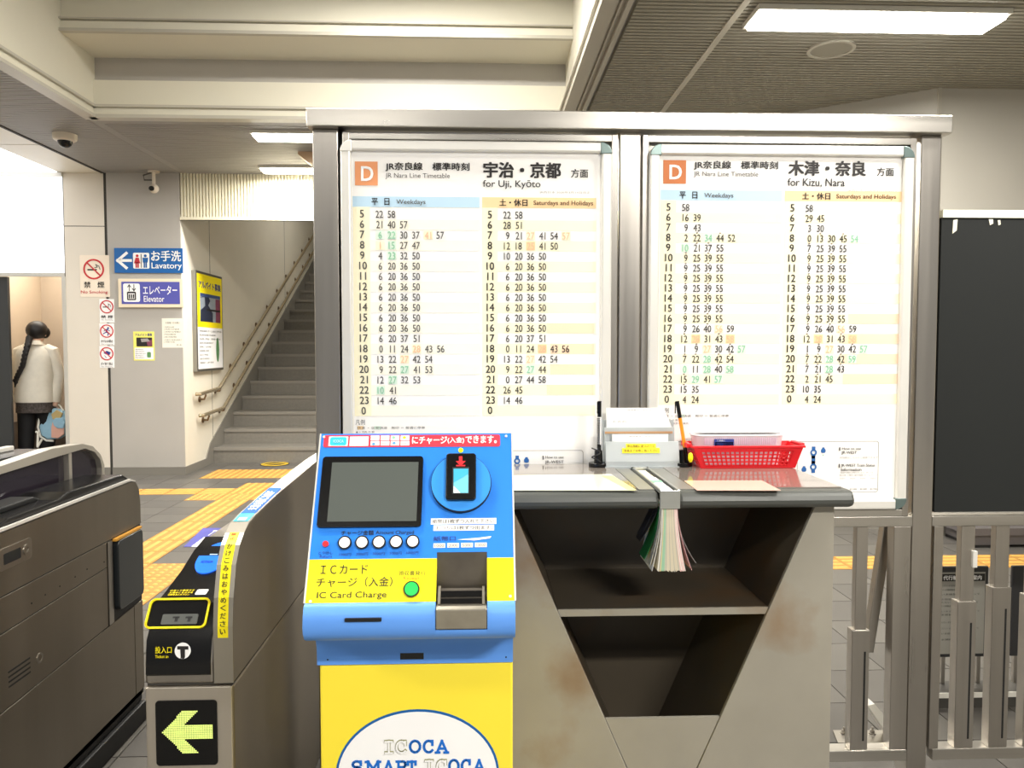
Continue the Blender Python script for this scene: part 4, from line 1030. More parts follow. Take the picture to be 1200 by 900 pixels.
build('front_wall', perf((bx0, yb0, zb), (bx1, yb0, zb), (tx0, yt0, zr), (tx1, yt0, zr), 19, 4, RB), bs)
build('back_wall', perf((bx1, yb1, zb), (bx0, yb1, zb), (tx1, yt1, zr), (tx0, yt1, zr), 19, 4, RB), bs)
build('side_wall', perf((bx0, yb1, zb), (bx0, yb0, zb), (tx0, yt1, zr), (tx0, yt0, zr), 6, 4, RB), bs)
build('side_wall', perf((bx1, yb0, zb), (bx1, yb1, zb), (tx1, yt0, zr), (tx1, yt1, zr), 6, 4, RB), bs)
build('bottom', MB().box(bx0, yb0, ZTB_ + .003, bx1, yb1, ZTB_ + .0055, RB), bs)
b = MB(); e = .006
b.box(tx0 - e, yt0 - e, zr - .003, tx1 + e, yt0 + .001, zr + .003, RB); b.box(tx0 - e, yt1, zr - .003, tx1 + e, yt1 + e, zr + .003, RB)
b.box(tx0 - e, yt0, zr - .003, tx0, yt1, zr + .003, RB); b.box(tx1, yt0, zr - .003, tx1 + e, yt1, zr + .003, RB)
build('rim', b, bs, bevel=.001)
for xx in (tx0 - .012, tx1 + .002): build('handle', MB().box(xx - .002, 2.15, zr - .006, xx + .012, 2.22, zr + .007, RB), bs, bevel=.002)
# clear round-cornered container in it
CLR = mat('clear_plastic', (246, 238, 246), .12, alpha=.55)
F8 = FR(2.15)
ct = thing('clear_plastic_container', 'clear plastic container with blue label standing in the red basket', 'container', (F8.uv(865, 530)[0], 2.19, ZTB_ + .01))
cx0, cx1 = F8.uv(813.5, 515)[0], F8.uv(922, 515)[0]; ztop = F8.uv(865, 509.5)[1]
def oval(x0, x1, y0, y1, z_, r=.035, n=6): return [(p[0], p[1], z_) for p in rrect(x0, y0, x1, y1, r, n)]
rings = [oval(cx0 + .012, cx1 - .012, 2.153, 2.222, ZTB_ + .009), oval(cx0 + .002, cx1 - .002, 2.148, 2.226, ztop - .008), oval(cx0, cx1, 2.147, 2.227, ztop), oval(cx0 + .004, cx1 - .004, 2.151, 2.223, ztop), oval(cx0 + .006, cx1 - .006, 2.153, 2.221, ztop - .01), oval(cx0 + .016, cx1 - .016, 2.158, 2.217, ZTB_ + .012)]
build('shell', MB().loft(rings, CLR), ct)
b = MB().loft([oval(cx0 - .001, cx1 + .001, 2.146, 2.228, ztop - .003), oval(cx0 - .001, cx1 + .001, 2.146, 2.228, ztop + .0012), oval(cx0 + .005, cx1 - .005, 2.152, 2.222, ztop + .0012), oval(cx0 + .005, cx1 - .005, 2.152, 2.222, ztop - .003)], mat('rim_white', (244, 240, 244), .3)); build('rim', b, ct)
b = MB()
RBM = mat('rib_lilac', (214, 186, 214), .3)
k = 0
xx = cx0 + .03
while xx < cx1 - .03:
    b.box(xx, 2.1475, zr + .004, xx + .0018, 2.1485, ztop - .008, RBM); xx += .0055
build('ribs', b, ct, kind='stuff')
F9 = FR(2.1465); b = MB(); rpx(b, F9, 837, 514.5, 860, 525, 0, .0008, NAVY); rpx(b, F9, 838, 518, 859, 522.5, .0008, None, WHT); tpx(b, F9, '老眼鏡をどうぞ', 839, 518.7, 858, 522, NAVY, .02, .0011); tpx(b, F9, 'ご自由に', 840, 515.3, 850, 517.2, WHT, 0, .0011); build('label', b, ct)
b = MB().sphere((F7.uv(809, 536)[0], 2.128, F7.uv(809, 536)[1]), .009, YEL, 12, 8, (.8, .8, 1.6))
tag(build('yellow_tag', b), 'small yellow tag hanging between the orange pen and the red basket', 'tag')

# ================================================================== CHARGING MACHINE
KB = mat('kiosk_blue', (22, 128, 236), .5)
KBL = mat('kiosk_light_blue', (96, 156, 240), .45)
KY = mat('kiosk_yellow', (255, 242, 0), .35)
KYB = mat('kiosk_body_yellow', (255, 232, 64), .4, 0, .02, 3)
ka, kc = (1.51, 1.232), (1.355, .948)
KX0, KX1 = -.314, .057
ki = thing('card_charging_machine', 'blue and yellow card charging machine with screen and round buttons', 'vending machine', ((KX0 + KX1) / 2, 1.6, 0))
lean = Vector((0, ka[0] - kc[0], ka[1] - kc[1])).normalized()
KF = Pl((0, kc[0], kc[1]), (1, 0, 0), lean)
HL = math.hypot(ka[0] - kc[0], ka[1] - kc[1])
# body
b = MB().sweep([(1.452, 0), (1.452, .797), (1.785, .797), (1.785, 0)], KX0 + .003, KX1 + .001, KYB); build('body', b, ki, bevel=.004)
b = MB().sweep([(1.425, .93), (ka[0] + .03, ka[1] - .02), (1.60, 1.18), (1.785, 1.06), (1.785, .797), (1.47, .797), (1.47, .87), (1.40, .90)], KX0 + .004, KX1 - .004, KBL); build('upper_body', b, ki)
# lower blue moulding with a rounded lip, notched for the note unit
nx0, nx1 = KF.uv(511, 690)[0], KF.uv(571, 690)[0]
lip = [(1.356, .949), (1.345, .944), (1.338, .93), (1.335, .912), (1.337, .898), (1.346, .886), (1.362, .878), (1.39, .870), (1.42, .861), (1.440, .848), (1.447, .83), (1.449, .797), (1.472, .797), (1.472, .90), (1.40, .945)]
b = MB(); b.sweep(lip, KX0 - .001, nx0, KBL, True); b.sweep(lip, nx1, KX1 + .001, KBL, True)
lip2 = [p for p in lip if p[1] < .90 or p[0] > 1.47]
b.sweep([(1.37, .903), (1.337, .903)] + lip2[0:] , nx0, nx1, KBL, True)
build('lower_moulding', b, ki, angle=60)
# face: blue upper and yellow lower plates round the note slot
vsep = KF.uv(450, 655)[1]; vtop = HL; vn1 = KF.uv(540, 647)[1]
b = MB(); b.rect(KF, KX0, vsep, nx0, vtop, -.012, .001, KB); b.rect(KF, nx0, vn1, KX1, vtop, -.012, .001, KB); b.rect(KF, nx1, vsep, KX1, vn1, -.012, .001, KB)
build('face_plate', b, ki)
b = MB(); b.rect(KF, KX0, 0, nx0, vsep, -.012, .001, KY); b.rect(KF, nx1, 0, KX1, vsep, -.012, .001, KY); plabel(build('face_plate', b, ki), 'yellow lower face plate')
for e0, e1 in ((KX0 - .003, KX0), (KX1, KX1 + .003)): build('side_trim', MB().rect(KF, e0, 0, e1, vtop, -.03, .002, ALU), ki)
# note unit
STN = mat('note_unit_steel', (118, 112, 104), .35, .8, .2, 20); STN2 = mat('note_plate_steel', (170, 164, 150), .35, .8, .3, 14)
pn = KF.P(nx0, vn1)
bn = thing  # noqa
b = MB(); b.sweep([(pn.y, pn.z), (pn.y + .012, pn.z), (1.405, .955), (1.395, .955)], nx0, nx1, STN)
b.sweep([(1.395, .958), (1.405, .958), (1.405, .90), (1.345, .905), (1.345, .915), (1.375, .955)], nx0, nx1, STN)
nu = build('note_unit', b, ki)
b = MB(); b.sweep([(1.334, .905), (1.334, .94), (1.342, .944), (1.37, .944), (1.37, .90)], nx0 + .001, nx1 - .001, STN2); build('front_plate', b, nu, bevel=.002)
NS = Pl((0, 1.362, .945), (1, 0, 0), Vector((0, .03, .03)))
b = MB(); rpx(b, NS, 514.5, 691, 567, 711, 0, .006, STN); rpx(b, NS, 517, 695, 565, 701.5, .006, .009, BLK, .001); rpx(b, NS, 517, 704, 565, 709, .006, .009, BLK, .001)
rpx(b, NS, 513.5, 690, 516.5, 711, .006, .011, STN2); rpx(b, NS, 565, 690, 568, 711, .006, .011, STN2); build('note_slot', b, nu)
# screen
b = MB(); rpx(b, KF, 375.5, 536, 495, 618.5, .001, .006, BLK, .006); sb_ = build('screen', b, ki)
b = MB(); rpx(b, KF, 387, 543, 489.5, 612, .006, .0065, mat('screen_glass', (76, 82, 78), .45)); build('display', b, sb_)
# banner
b = MB(); rpx(b, KF, 379.5, 510, 586, 524, .001, .0018, mat('banner_red', (232, 56, 76), .4), .004); ban = build('banner', b, ki)
b = MB(); w2 = .0022
rpx(b, KF, 385.5, 512, 408, 523.2, w2, None, WHT); rpx(b, KF, 410, 512, 432, 523, w2, None, WHT)
for i in range(4):
    for j in range(2): rpx(b, KF, 434.5 + 11.7 * i, 511 + 6.2 * j, 444.8 + 11.7 * i, 516.3 + 6.2 * j, w2, None, WHT)
w3 = .0025
CY = mat('card_cyan', (54, 196, 222), .4)
rpx(b, KF, 387, 512.7, 406.5, 522.5, w3, None, CY, .004); tpx(b, KF, 'ICOCA', 391, 516, 403, 519.3, mat('card_pale', (190, 238, 246), .4), .02, .0028)
for (x, y, m) in ((461.5, 513.2, 'G'), (474, 513.2, 'Y'), (462, 519.8, 'B'), (438, 520.8, 'B')):
    u, v = KF.uv(x, y); b.flat(KF, [(u + .0032 * math.cos(a), v + .0028 * math.sin(a)) for a in [2 * math.pi * q / 12 for q in range(12)]], w3, {'G': INKG, 'Y': YEL, 'B': mat('print_sky', (90, 160, 220), .4)}[m])
for (x, y) in ((438, 513.5), (450, 513.5), (450, 520), (473.5, 520)): rpx(b, KF, x - 3.5, y - .9, x + 3.5, y + .9, w3, None, mat('print_rose', (244, 200, 200), .4))
tpx(b, KF, 'にチャージ', 483, 512, 524, 521, WHT, .03, w2); tpx(b, KF, '(入金)', 524.5, 512.5, 544, 520.5, WHT, .02, w2); tpx(b, KF, 'できます。', 545.5, 511, 582, 520, WHT, .03, w2)
build('lettering', b, ban)
# reader
cu, cv = KF.uv(540.5, 567.5); R = KF.uv(575, 567.5)[0] - cu
DISC = mat('kiosk_disc_blue', (44, 146, 240), .45)
b = MB().disc(KF, cu, cv, R, .001, .013, DISC, 48); b.ring(KF, cu, cv, R - .0006, R + .0012, .001, .011, BLKM, 48); rd = build('card_reader', b, ki)
b = MB(); rpx(b, KF, 523, 535.5, 558, 589.5, .013, .022, BLK, .006); build('reader_housing', b, rd, bevel=.002)
b = MB(); rpx(b, KF, 530.5, 552, 550, 583, .022, .0225, mat('housing_grey', (44, 44, 46), .4), .001)
rpx(b, KF, 532, 554, 549, 582, .0225, .023, mat('card_lightblue', (120, 206, 232), .3)); ppx(b, KF, [(532, 554), (549, 554), (549, 560), (532, 570)], .0235, None, mat('card_midblue', (70, 180, 222), .3)); ppx(b, KF, [(532, 582), (532, 574), (540, 582)], .0235, None, WHT); build('card_picture', b, rd)
b = MB(); ppx(b, KF, [(538.2, 539.5), (542.2, 539.5), (542.2, 545), (546, 545), (540.2, 551), (534.5, 545), (538.2, 545)], .0225, None, RED); rpx(b, KF, 535, 549.5, 545.5, 551, .0225, None, RED); build('arrow_mark', b, rd)
u, v = KF.uv(540, 528); build('yellow_dot', MB().disc(KF, u, v, .0048, .001, .0025, mat('dot_yellow', (232, 246, 20), .3, emit=.4), 16), ki)
# buttons
for k, x in enumerate((404.5, 424.7, 444.5, 464.5, 484)):
    u, v = KF.uv(x, 636.8 - .35 * k)
    o = build('amount_button', MB().disc(KF, u, v, .0098, .0025, .0075, mat('button_white', (250, 244, 242), .3, emit=.15), 24, ry=.0098), ki)
    build('bezel', MB().ring(KF, u, v, .0098, .0124, .001, .0068, BLK, 24), o)
u, v = KF.uv(382, 638); o = build('return_button', MB().disc(KF, u, v, .0055, .001, .006, RED, 18), ki)
u, v = KF.uv(482.5, 691); o = build('receipt_button', MB().disc(KF, u, v, .0118, .0025, .008, mat('button_green', (20, 200, 80), .25, emit=.3), 24), ki); build('bezel', MB().ring(KF, u, v, .0118, .0142, .001, .007, BLK, 24), o)
# lettering
b = MB(); w1 = .0016
tpx(b, KF, 'チャージ金額', 400, 622, 438, 627.5, INK, .006, w1); tpx(b, KF, 'Amount Charged', 440.5, 622, 485, 627.5, INK, 0, w1)
for k, s in enumerate(('1000円', '2000円', '3000円', '5000円', '10000円')): tpx(b, KF, s, 397.5 + 19.7 * k, 648.3 - .5 * k, 411.5 + 19.7 * k, 651.8 - .5 * k, NAVY, 0, w1)
tpx(b, KF, 'とりけし', 373.5, 646.5, 390, 650, NAVY, .004, w1); tpx(b, KF, 'Return', 375, 650.5, 389, 654, NAVY, 0, w1)
tpx(b, KF, 'ＩＣカード', 376, 662, 431, 673, INK, .004, w1); tpx(b, KF, 'チャージ（入金）', 371, 676.5, 460, 688, INK, .004, w1); tpx(b, KF, 'IC Card Charge', 371.5, 693.5, 453, 703, INK, .002, w1)
tpx(b, KF, '領収書発行', 467, 669, 499, 674.5, INK, 0, w1); tpx(b, KF, 'Receipt', 473, 675.5, 492, 680.5, mat('orange_text', (200, 130, 20), .5), 0, w1)
rpx(b, KF, 505, 607.5, 581.5, 614.5, .001, .0014, WHT); rpx(b, KF, 508, 615.5, 579, 622, .001, .0014, WHT)
tpx(b, KF, '紙幣は1枚ずつ入れて下さい', 507, 608.7, 579, 613.3, INK, 0, .002); tpx(b, KF, 'おつりは1枚ずつ出ます。', 511, 616.5, 577, 621, INK, 0, .002)
tpx(b, KF, '紙幣口', 508, 628.5, 534, 634, NAVY, .004, w1); ppx(b, KF, [(536, 632.5), (560, 630.5), (576, 628.5), (574, 631), (556, 633.5)], w1, None, WHT)
for k, s in enumerate(('1000', '2000', '5000', '10000')): rpx(b, KF, 508 + 16.2 * k, 637 - .3 * k, 521.8 + 16.2 * k, 642.2 - .3 * k, w1, None, PYEL); tpx(b, KF, s, 509.5 + 16.2 * k, 638 - .3 * k, 520.3 + 16.2 * k, 641.4 - .3 * k, NAVY, 0, .002)
build('lettering', b, ki)
# slots and screws of the blue lip
FL = FR(1.3345); b = MB(); rpx(b, FL, 404, 724.5, 447, 728.5, -.004, .001, BLKM, .001); build('card_slot', b, ki)
FM = FR(1.4485); b = MB(); rpx(b, FM, 469, 761.5, 496.5, 772.5, -.004, .0008, BLK); build('sensor_window', b, ki)
b = MB(); rpx(b, FR(1.434), 470, 741.5, 497, 751, -.004, .0008, KBL); 
b = MB()
for (x, y) in ((389, 763), (463, 761.5), (502, 760.5), (545, 757.5), (582, 758.5), (593, 770), (384, 773)): 
    u, v = FM.uv(x, y); b.disc(FM, u, v, .0016, -.001, .0006, BLKM, 8)
build('screw', b, ki)
for (x, y) in ((380, 512.5), (593, 511.5), (364, 705), (598, 699)):
    u, v = KF.uv(x, y); build('screw', MB().disc(KF, u, v, .0026, .001, .003, ALU, 10), ki)
# oval emblem with slab letters
FO = FR(1.452); ou, ov = FO.uv(489.5, 909); OA = FO.uv(585, 909)[0] - ou; OB = FO.uv(489, 831)[1] - ov
b = MB(); b.disc(FO, ou, ov, OA, 0, .0012, SIGNB, 64, ry=OB); em = build('emblem', b, ki)
b = MB(); b.flat(FO, [(ou + (OA - .0045) * math.cos(a), ov + (OB - .0045) * math.sin(a)) for a in [2 * math.pi * q / 64 for q in range(64)]], .0016, WHT); build('emblem_field', b, em)
LB = mat('emblem_blue', (20, 112, 210), .4)
def arc(cx, cy, rx, ry, a0, a1, n=14): return [(cx + rx * math.cos(math.radians(a0 + (a1 - a0) * i / n)), cy + ry * math.sin(math.radians(a0 + (a1 - a0) * i / n))) for i in range(n + 1)]
LET = {
    'I': [[(.5, 0), (.5, 1)], [(.12, 0), (.88, 0)], [(.12, 1), (.88, 1)]],
    'C': [arc(.52, .5, .44, .5, 42, 318), [(.86, .66), (.86, 1.0)]],
    'O': [arc(.5, .5, .44, .5, 0, 360, 20)],
    'A': [[(.1, 0), (.5, 1), (.9, 0)], [(.24, .33), (.76, .33)], [(0, 0), (.28, 0)], [(.72, 0), (1, 0)]],
    'S': [arc(.5, .74, .36, .26, 20, 270, 10) + arc(.5, .26, .36, .26, 90, -160, 10), [(.85, .7), (.85, 1)], [(.14, 0), (.14, .3)]],
    'M': [[(.1, 0), (.1, 1), (.5, .35), (.9, 1), (.9, 0)], [(-.05, 0), (.28, 0)], [(.72, 0), (1.05, 0)], [(-.05, 1), (.15, 1)], [(.85, 1), (1.05, 1)]],
    'R': [[(.18, 0), (.18, 1)], [(.02, 1), (.6, 1)] + arc(.6, .76, .26, .24, 90, -90, 8) + [(.18, .52)], [(.5, .52), (.9, 0), (1.02, 0)], [(.02, 0), (.36, 0)]],
    'T': [[(.5, 0), (.5, 1)], [(.25, 0), (.75, 0)], [(.08, .75), (.08, 1), (.92, 1), (.92, .75)]]}
def slab(b, ch, x0, y0, x1, y1, m, wd, w):
    a = FO.uv(x0, y1); c = FO.uv(x1, y0)
    for k, st in enumerate(LET[ch]): b.line(FO, [(a[0] + (c[0] - a[0]) * p[0], a[1] + (c[1] - a[1]) * p[1]) for p in st], wd, w + .0005 * k, m)
b = MB()
GL = mat('emblem_outline', (150, 150, 110), .5)
def word(s, xs, y0, y1, nout):
    for i, ch in enumerate(s):
        x0, x1 = xs[i]
        if nout[0] <= i < nout[1]: slab(b, ch, x0, y0, x1, y1, GL, .0052, .002); slab(b, ch, x0, y0, x1, y1, WHT, .0034, .0048)
        else: slab(b, ch, x0, y0, x1, y1, LB, .0048, .002)
word('ICOCA', [(451, 461), (464, 477), (480, 493), (496, 508.5), (511, 525)], 867.5, 881, (0, 2))
word('SMART', [(412, 425), (430, 445), (449, 462), (465, 477), (477.5, 488)], 891.5, 905.5, (0, 0))
word('ICOCA', [(498, 508), (511.5, 524), (526, 538), (540.5, 552), (555, 568)], 890, 904, (0, 2))
build('emblem_lettering', b, em)

# ================================================================== TICKET GATES
# ---- middle gate
GX_L, GX_M, GX_R = -.752, -.600, -.557
YG, YGE = 1.706, 3.35
tg = thing('ticket_gate', 'steel ticket gate with ticket slot and green arrow display', 'ticket gate', (-.65, 1.71, 0))
SEAMZ = .652
b = MB().sweep([(YG, 0.0), (YG, SEAMZ - .004), (YGE, SEAMZ - .004), (YGE, 0)], GX_L, GX_R, STEELB); build('lower_body', b, tg, bevel=.006)
build('front_plate', MB().box(GX_L + .003, YG - .003, .02, GX_R - .003, YG + .002, SEAMZ - .006, mat('front_steel', (206, 198, 186), .42, .9, .06, 30, (1, 1, .03))), tg, bevel=.002)
b = MB().sweep([(YG + .006, SEAMZ - .006), (YG + .006, SEAMZ + .004), (YGE - .01, SEAMZ + .004), (YGE - .01, SEAMZ - .006)], GX_L + .004, GX_R - .003, SEAM); build('seam', b, tg)
gp = [(YG + .003, SEAMZ), (1.709, .78), (1.718, .842), (1.740, .910), (1.768, .948), (1.80, .968), (1.84, .984), (1.90, .991), (2.09, 1.003), (2.6, 1.02), (YGE - .06, 1.02), (YGE, .97), (YGE, SEAMZ)]
guard = build('guard_wall', MB().sweep(gp, GX_M, GX_R, STEELB), tg, bevel=.003)
cp = [(YG + .002, SEAMZ), (1.707, .70), (1.716, .748), (1.768, .808), (1.82, .818), (1.918, .84), (2.003, .868), (2.10, .885), (YGE - .06, .885), (YGE, .83), (YGE, SEAMZ)]
build('upper_body', MB().sweep(cp, GX_L, GX_M - .001, STEEL), tg, bevel=.006)
# black console riding on it
ck = [(1.7035, .676), (1.706, .694), (1.712, .750), (1.765, .816), (1.82, .8255), (1.918, .848), (2.003, .876), (2.085, .891), (2.09, .88)]
inner = [(y + .012, z_ - .014) for y, z_ in ck]
b = MB().sweep(ck + inner[::-1], GX_L + .004, GX_M - .006, BLK, True); cons = build('console', b, tg, bevel=.0)
def PLyz(p, q, w=0): 
    d = Vector((0, q[0] - p[0], q[1] - p[1])).normalized(); o = Pl((0, p[0], p[1]), (1, 0, 0), d); o.o = o.o + o.n * w; return o
PA = PLyz(ck[1], ck[2], .0008); PB = PLyz((1.712, .750), (1.765, .816), .0015); PC = PLyz(ck[5], ck[7], .0012); PD = PLyz(ck[4], ck[5], .0012)
# ticket slot
b = MB()
u0, v1 = PB.uv(178.5, 703); u1, v0 = PB.uv(240, 735.5)
b.rr(PB, u0 - .001, v0 - .001, u1 + .001, v1 + .001, .012, -.03, .0005, BLK)
P_ = rrect(u0, v0, u1, v1, .012); P_ = P_ + [P_[0]]
b.line(PB, P_, .0042, .001, YEL, .004); ts_ = build('slot_outline', b, cons)
b = MB(); rpx(b, PB, 184, 706, 236, 733, -.002, .001, BLK, .006); rpx(b, PB, 190, 720, 232, 732, .001, .003, mat('slot_grey', (78, 80, 77), .4), .003)
for x in (203, 218): rpx(b, PB, x, 723, x + 8, 725, .003, .0035, BLKM); rpx(b, PB, x + 2.5, 723, x + 6, 729, .003, .0035, BLKM)
plabel(build('ticket_slot', b, tg), 'grey ticket slot under the yellow outline')
b = MB()
tpx(b, PA, '投入口', 182, 757.5, 201.5, 765.5, YEL, .01, .001); tpx(b, PA, 'Ticket in', 182, 767.5, 197.5, 771, YEL, .01, .001)
u, v = PA.uv(214.3, 762.5); b.flat(PA, [(u + .0178 * math.cos(a), v + .0178 * math.sin(a)) for a in [2 * math.pi * q / 28 for q in range(28)]], .0008, WHT)
ppx(b, PA, [(208, 757), (221, 757), (221, 761), (217, 761), (217, 770), (215, 773.5), (213, 771), (212, 773), (211.5, 761), (208, 761)], .0013, None, INK)
for k, (y, x0, x1) in enumerate(((691.5, 200, 228), (694, 198.5, 226), (696.5, 197, 222))): tpx(b, PD, ('ICカード専用です', '入場はこちらから', '切符をお入れ下さい')[k], x0, y, x1, y + 1.9, YEL, .01, .001)
rpx(b, PD, 230, 691.5, 243, 697.5, .001, .002, WHT, .004); build('lettering', b, cons)
b = MB(); u, v = PC.uv(251, 654)
b.disc(PC, u, v, .040, 0, .003, mat('reader_blue', (40, 110, 240), .2, emit=.5), 36, ry=.078); rp = build('card_reader', b, tg)
b = MB(); rpx(b, PC, 247, 648, 256, 651.5, .0035, None, mat('reader_pale', (170, 210, 255), .3, emit=.6)); tpx(b, PC, 'ICOCA', 236, 658.5, 250, 661, mat('reader_navy', (20, 50, 160), .4), .01, .0036); build('lettering', b, rp)
fb = MB()
for (p, q) in zip(gp[:-3], gp[1:-2]): fb.rect(PLyz(p, q, 0), GX_M, 0, GX_R, math.hypot(q[0] - p[0], q[1] - p[1]), 0, .0012, mat('guard_edge_steel', (176, 170, 158), .4, .9))
build('guard_edge', fb, guard)
# guard sticker band with text running down the curve
def band(y0, y1, s, sz, m_bg, m_tx, full):
    pass
gpl = [(gp[i], gp[i + 1]) for i in range(0, 9)]
xc = (GX_M + GX_R) / 2
def seg_at(z_or_y, byy=False):
    for (p, q) in gpl:
        if (not byy and p[1] <= z_or_y <= q[1]) or (byy and p[0] <= z_or_y <= q[0]): return PLyz(p, q, .0035 * 0 + .0008), p, q
    return PLyz(*gpl[-1], .0008), gpl[-1][0], gpl[-1][1]
cuts = [(1.7092, .755)] + [p for p in gp if .755 < p[1] < .972]
stk = MB()
for p, q in zip(cuts[:-1], cuts[1:]):
    P_ = PLyz(p, q, .0014); L_ = math.hypot(q[0] - p[0], q[1] - p[1]); stk.rect(P_, xc - .0115, 0, xc + .0115, L_, 0, .0006, YEL)
word_ = 'かけこみはおやめください'
# arc-length along the curve
def along(d):
    for p, q in zip(cuts[:-1], cuts[1:]):
        L_ = math.hypot(q[0] - p[0], q[1] - p[1])
        if d <= L_ or q == cuts[-1]: return PLyz(p, q, .0014), d
        d -= L_
for i, ch in enumerate(word_[::-1]):
    P_, d = along(.008 + .0172 * i); tfit(stk, P_, ch, xc - .0062, d, xc + .0062, d + .0125, INK, .015, .0012)
for i, ch in enumerate('禁止'[::-1]):
    P_, d = along(.222 + .012 * i); tfit(stk, P_, ch, xc - .006, d, xc + .006, d + .009, mat('orange_ink_strong', (235, 110, 20), .5), .02, .0012)
build('guard_sticker', stk, guard)
for (y0, y1, m, s) in ((1.845, 1.90, CY, ''), (1.90, 2.16, mat('sticker_blue', (24, 100, 206), .7), '交通系ICカード')):
    P_ = PLyz(gp[7], gp[8], .0016) if y0 > 1.89 else PLyz(gp[6], gp[7], .0016)
    L0 = y0 - (gp[7][0] if y0 > 1.89 else gp[6][0]); L1 = L0 + (y1 - y0)
    b = MB(); b.rect(P_, GX_M + .004, L0, GX_R - .004, L1, 0, .0008, m)
    if s:
        for i, ch in enumerate(s):
            q = Pl(P_.o, P_.b * 1.0, -P_.a); d = L0 + .03 + i * .024
            q = Pl(P_.o + P_.n * .0, P_.b, -P_.a)
            tfit(b, q, ch, d, .578 - .012, d + .02, .578 + .012, WHT, .02, .0012)
    else: b.flat(P_, [(GX_M + .012, .01), (GX_R - .012, .01), (GX_R - .012, .03), (GX_M + .012, .03)], .0012, WHT)
    build('guard_sticker', b, guard)
# arrow display
FG = FR(YG - .0032)
b = MB(); rpx(b, FG, 183, 820.5, 255, 896.5, -.004, .002, BLK, .008); ad = build('arrow_display', b, tg)
DOT = mat('arrow_dots', (206, 226, 120), .4, emit=.9)
b = MB(); u0, v1 = FG.uv(187, 830); u1, v0 = FG.uv(251, 888); pitch = .0036; n_ = int((u1 - u0) / pitch)
tipx, tipy = FG.uv(190.5, 858.5); xe = FG.uv(249, 858)[0]; hh = abs(FG.uv(220, 882)[1] - tipy); sh = abs(FG.uv(220, 866)[1] - tipy)
for i in range(0, 34):
    for j in range(-18, 19):
        x = tipx + pitch * i; y = j * pitch; d = x - tipx
        if d < 0 or x > xe: continue
        inn = (abs(y) <= sh and d >= abs(y) * 1.0) or (abs(y) <= hh and abs(y) <= d * 1.12 and d <= abs(y) * 1.0 + .030)
        if inn: b.flat(FG, [(x, tipy + y), (x + .0028, tipy + y), (x + .0028, tipy + y + .0028), (x, tipy + y + .0028)], .0026, DOT)
plabel(build('arrow_lights', b, ad, kind='stuff'), 'yellow-green dot arrow pointing left')

# ---- near left gate: its right side fills the lower left
GX1 = -1.28; GY1 = 2.905
SG = SD(GX1)
lg = thing('ticket_gate', 'brushed steel ticket gate side at lower left with black flap and tinted guard', 'ticket gate', (-1.38, 2.1, 0))
ZG0 = .905
pr = [(1.05, .10), (1.05, ZG0 - .01), (1.09, ZG0), (2.83, ZG0 + .012), (2.87, ZG0 + .002), (2.895, ZG0 - .03), (GY1, ZG0 - .08), (GY1, .10)]
build('body', MB().sweep(pr, GX1 - .17, GX1 - .004, SEAM), lg)
# skin panels on the right side
def skin(pts, m=STEELB, w=.0): 
    b = MB(); b.prism(SG, pts, -.004, w, m); return build('side_panel', b, lg, bevel=.0008)
def sv(x, y): return SG.uv(x, y)
s1 = lambda Y: .0 + sv(0, 701)[1] + (Y - sv(0, 701)[0]) * (sv(115.6, 640)[1] - sv(0, 701)[1]) / (sv(115.6, 640)[0] - sv(0, 701)[0])
s2 = lambda Y: sv(0, 744.6)[1] + (Y - sv(0, 744.6)[0]) * (sv(124, 666)[1] - sv(0, 744.6)[1]) / (sv(124, 666)[0] - sv(0, 744.6)[0])
s3 = lambda Y: sv(0, 838)[1] + (Y - sv(0, 838)[0]) * (sv(168, 701)[1] - sv(0, 838)[1]) / (sv(168, 701)[0] - sv(0, 838)[0])
g = .0022
yf0 = sv(126, 680)[0]; yf1 = GY1 - .012
zft = sv(167, 608)[1] 
ytop = [(1.05, ZG0 - .008), (1.09, ZG0), (2.83, ZG0 + .012), (2.87, ZG0 + .002), (2.895, ZG0 - .03), (GY1, ZG0 - .08), (GY1, s1(GY1) + g), (1.05, s1(1.05) + g)]
# the flap recess occupies the band between s1 and s3 at the far end
skin(ytop); skin([(1.05, s1(1.05) - g), (yf0, s1(yf0) - g), (yf0, s2(yf0) + g), (1.05, s2(1.05) + g)])
skin([(1.05, s2(1.05) - g), (yf0, s2(yf0) - g), (yf0, s3(yf0) + g), (1.05, s3(1.05) + g)])
ym = sv(158.5, 760)[0]
skin([(1.05, s3(1.05) - g), (ym - .002, s3(ym) - g), (ym - .002, .12), (1.05, .12)])
skin([(ym + .002, s3(ym) - g), (GY1, s3(GY1) - g), (GY1, .12), (ym + .002, .12)])
b = MB().prism(SG, [(yf0 + .003, s1(yf0) - g), (yf0 + .035, s1(yf0) - g), (yf0 + .035, s3(yf0) + g), (yf0 + .003, s3(yf0) + g)], -.004, .003, STEEL); build('flap_frame', b, lg)
fl = MB(); ya, yb_ = yf0 + .05, GY1 - .02
zfa, zfb = s3(ya) + .035, s1(ya) - .012
fl.prism(SG, rrect(ya, zfa, yb_, zfb, .02), -.004, .016, mat('flap_dark', (34, 38, 40), .28, coat=.2)); fp = build('flap_door', fl, lg, bevel=.003)
b = MB().prism(SG, [(ya - .005, zfb + .002), (yb_, zfb + .002), (yb_, zfb + .010), (ya - .005, zfb + .010)], -.004, .012, mat('flap_orange', (206, 150, 60), .4)); build('flap_edge', b, fp)
b = MB().prism(SG, [(yf0 + .036, s3(yf0) + g), (GY1 - .004, s3(GY1) + g), (GY1 - .004, s1(GY1) - g), (yf0 + .036, s1(yf0) - g)], -.004, -.001, BLKM); build('flap_recess', b, lg)
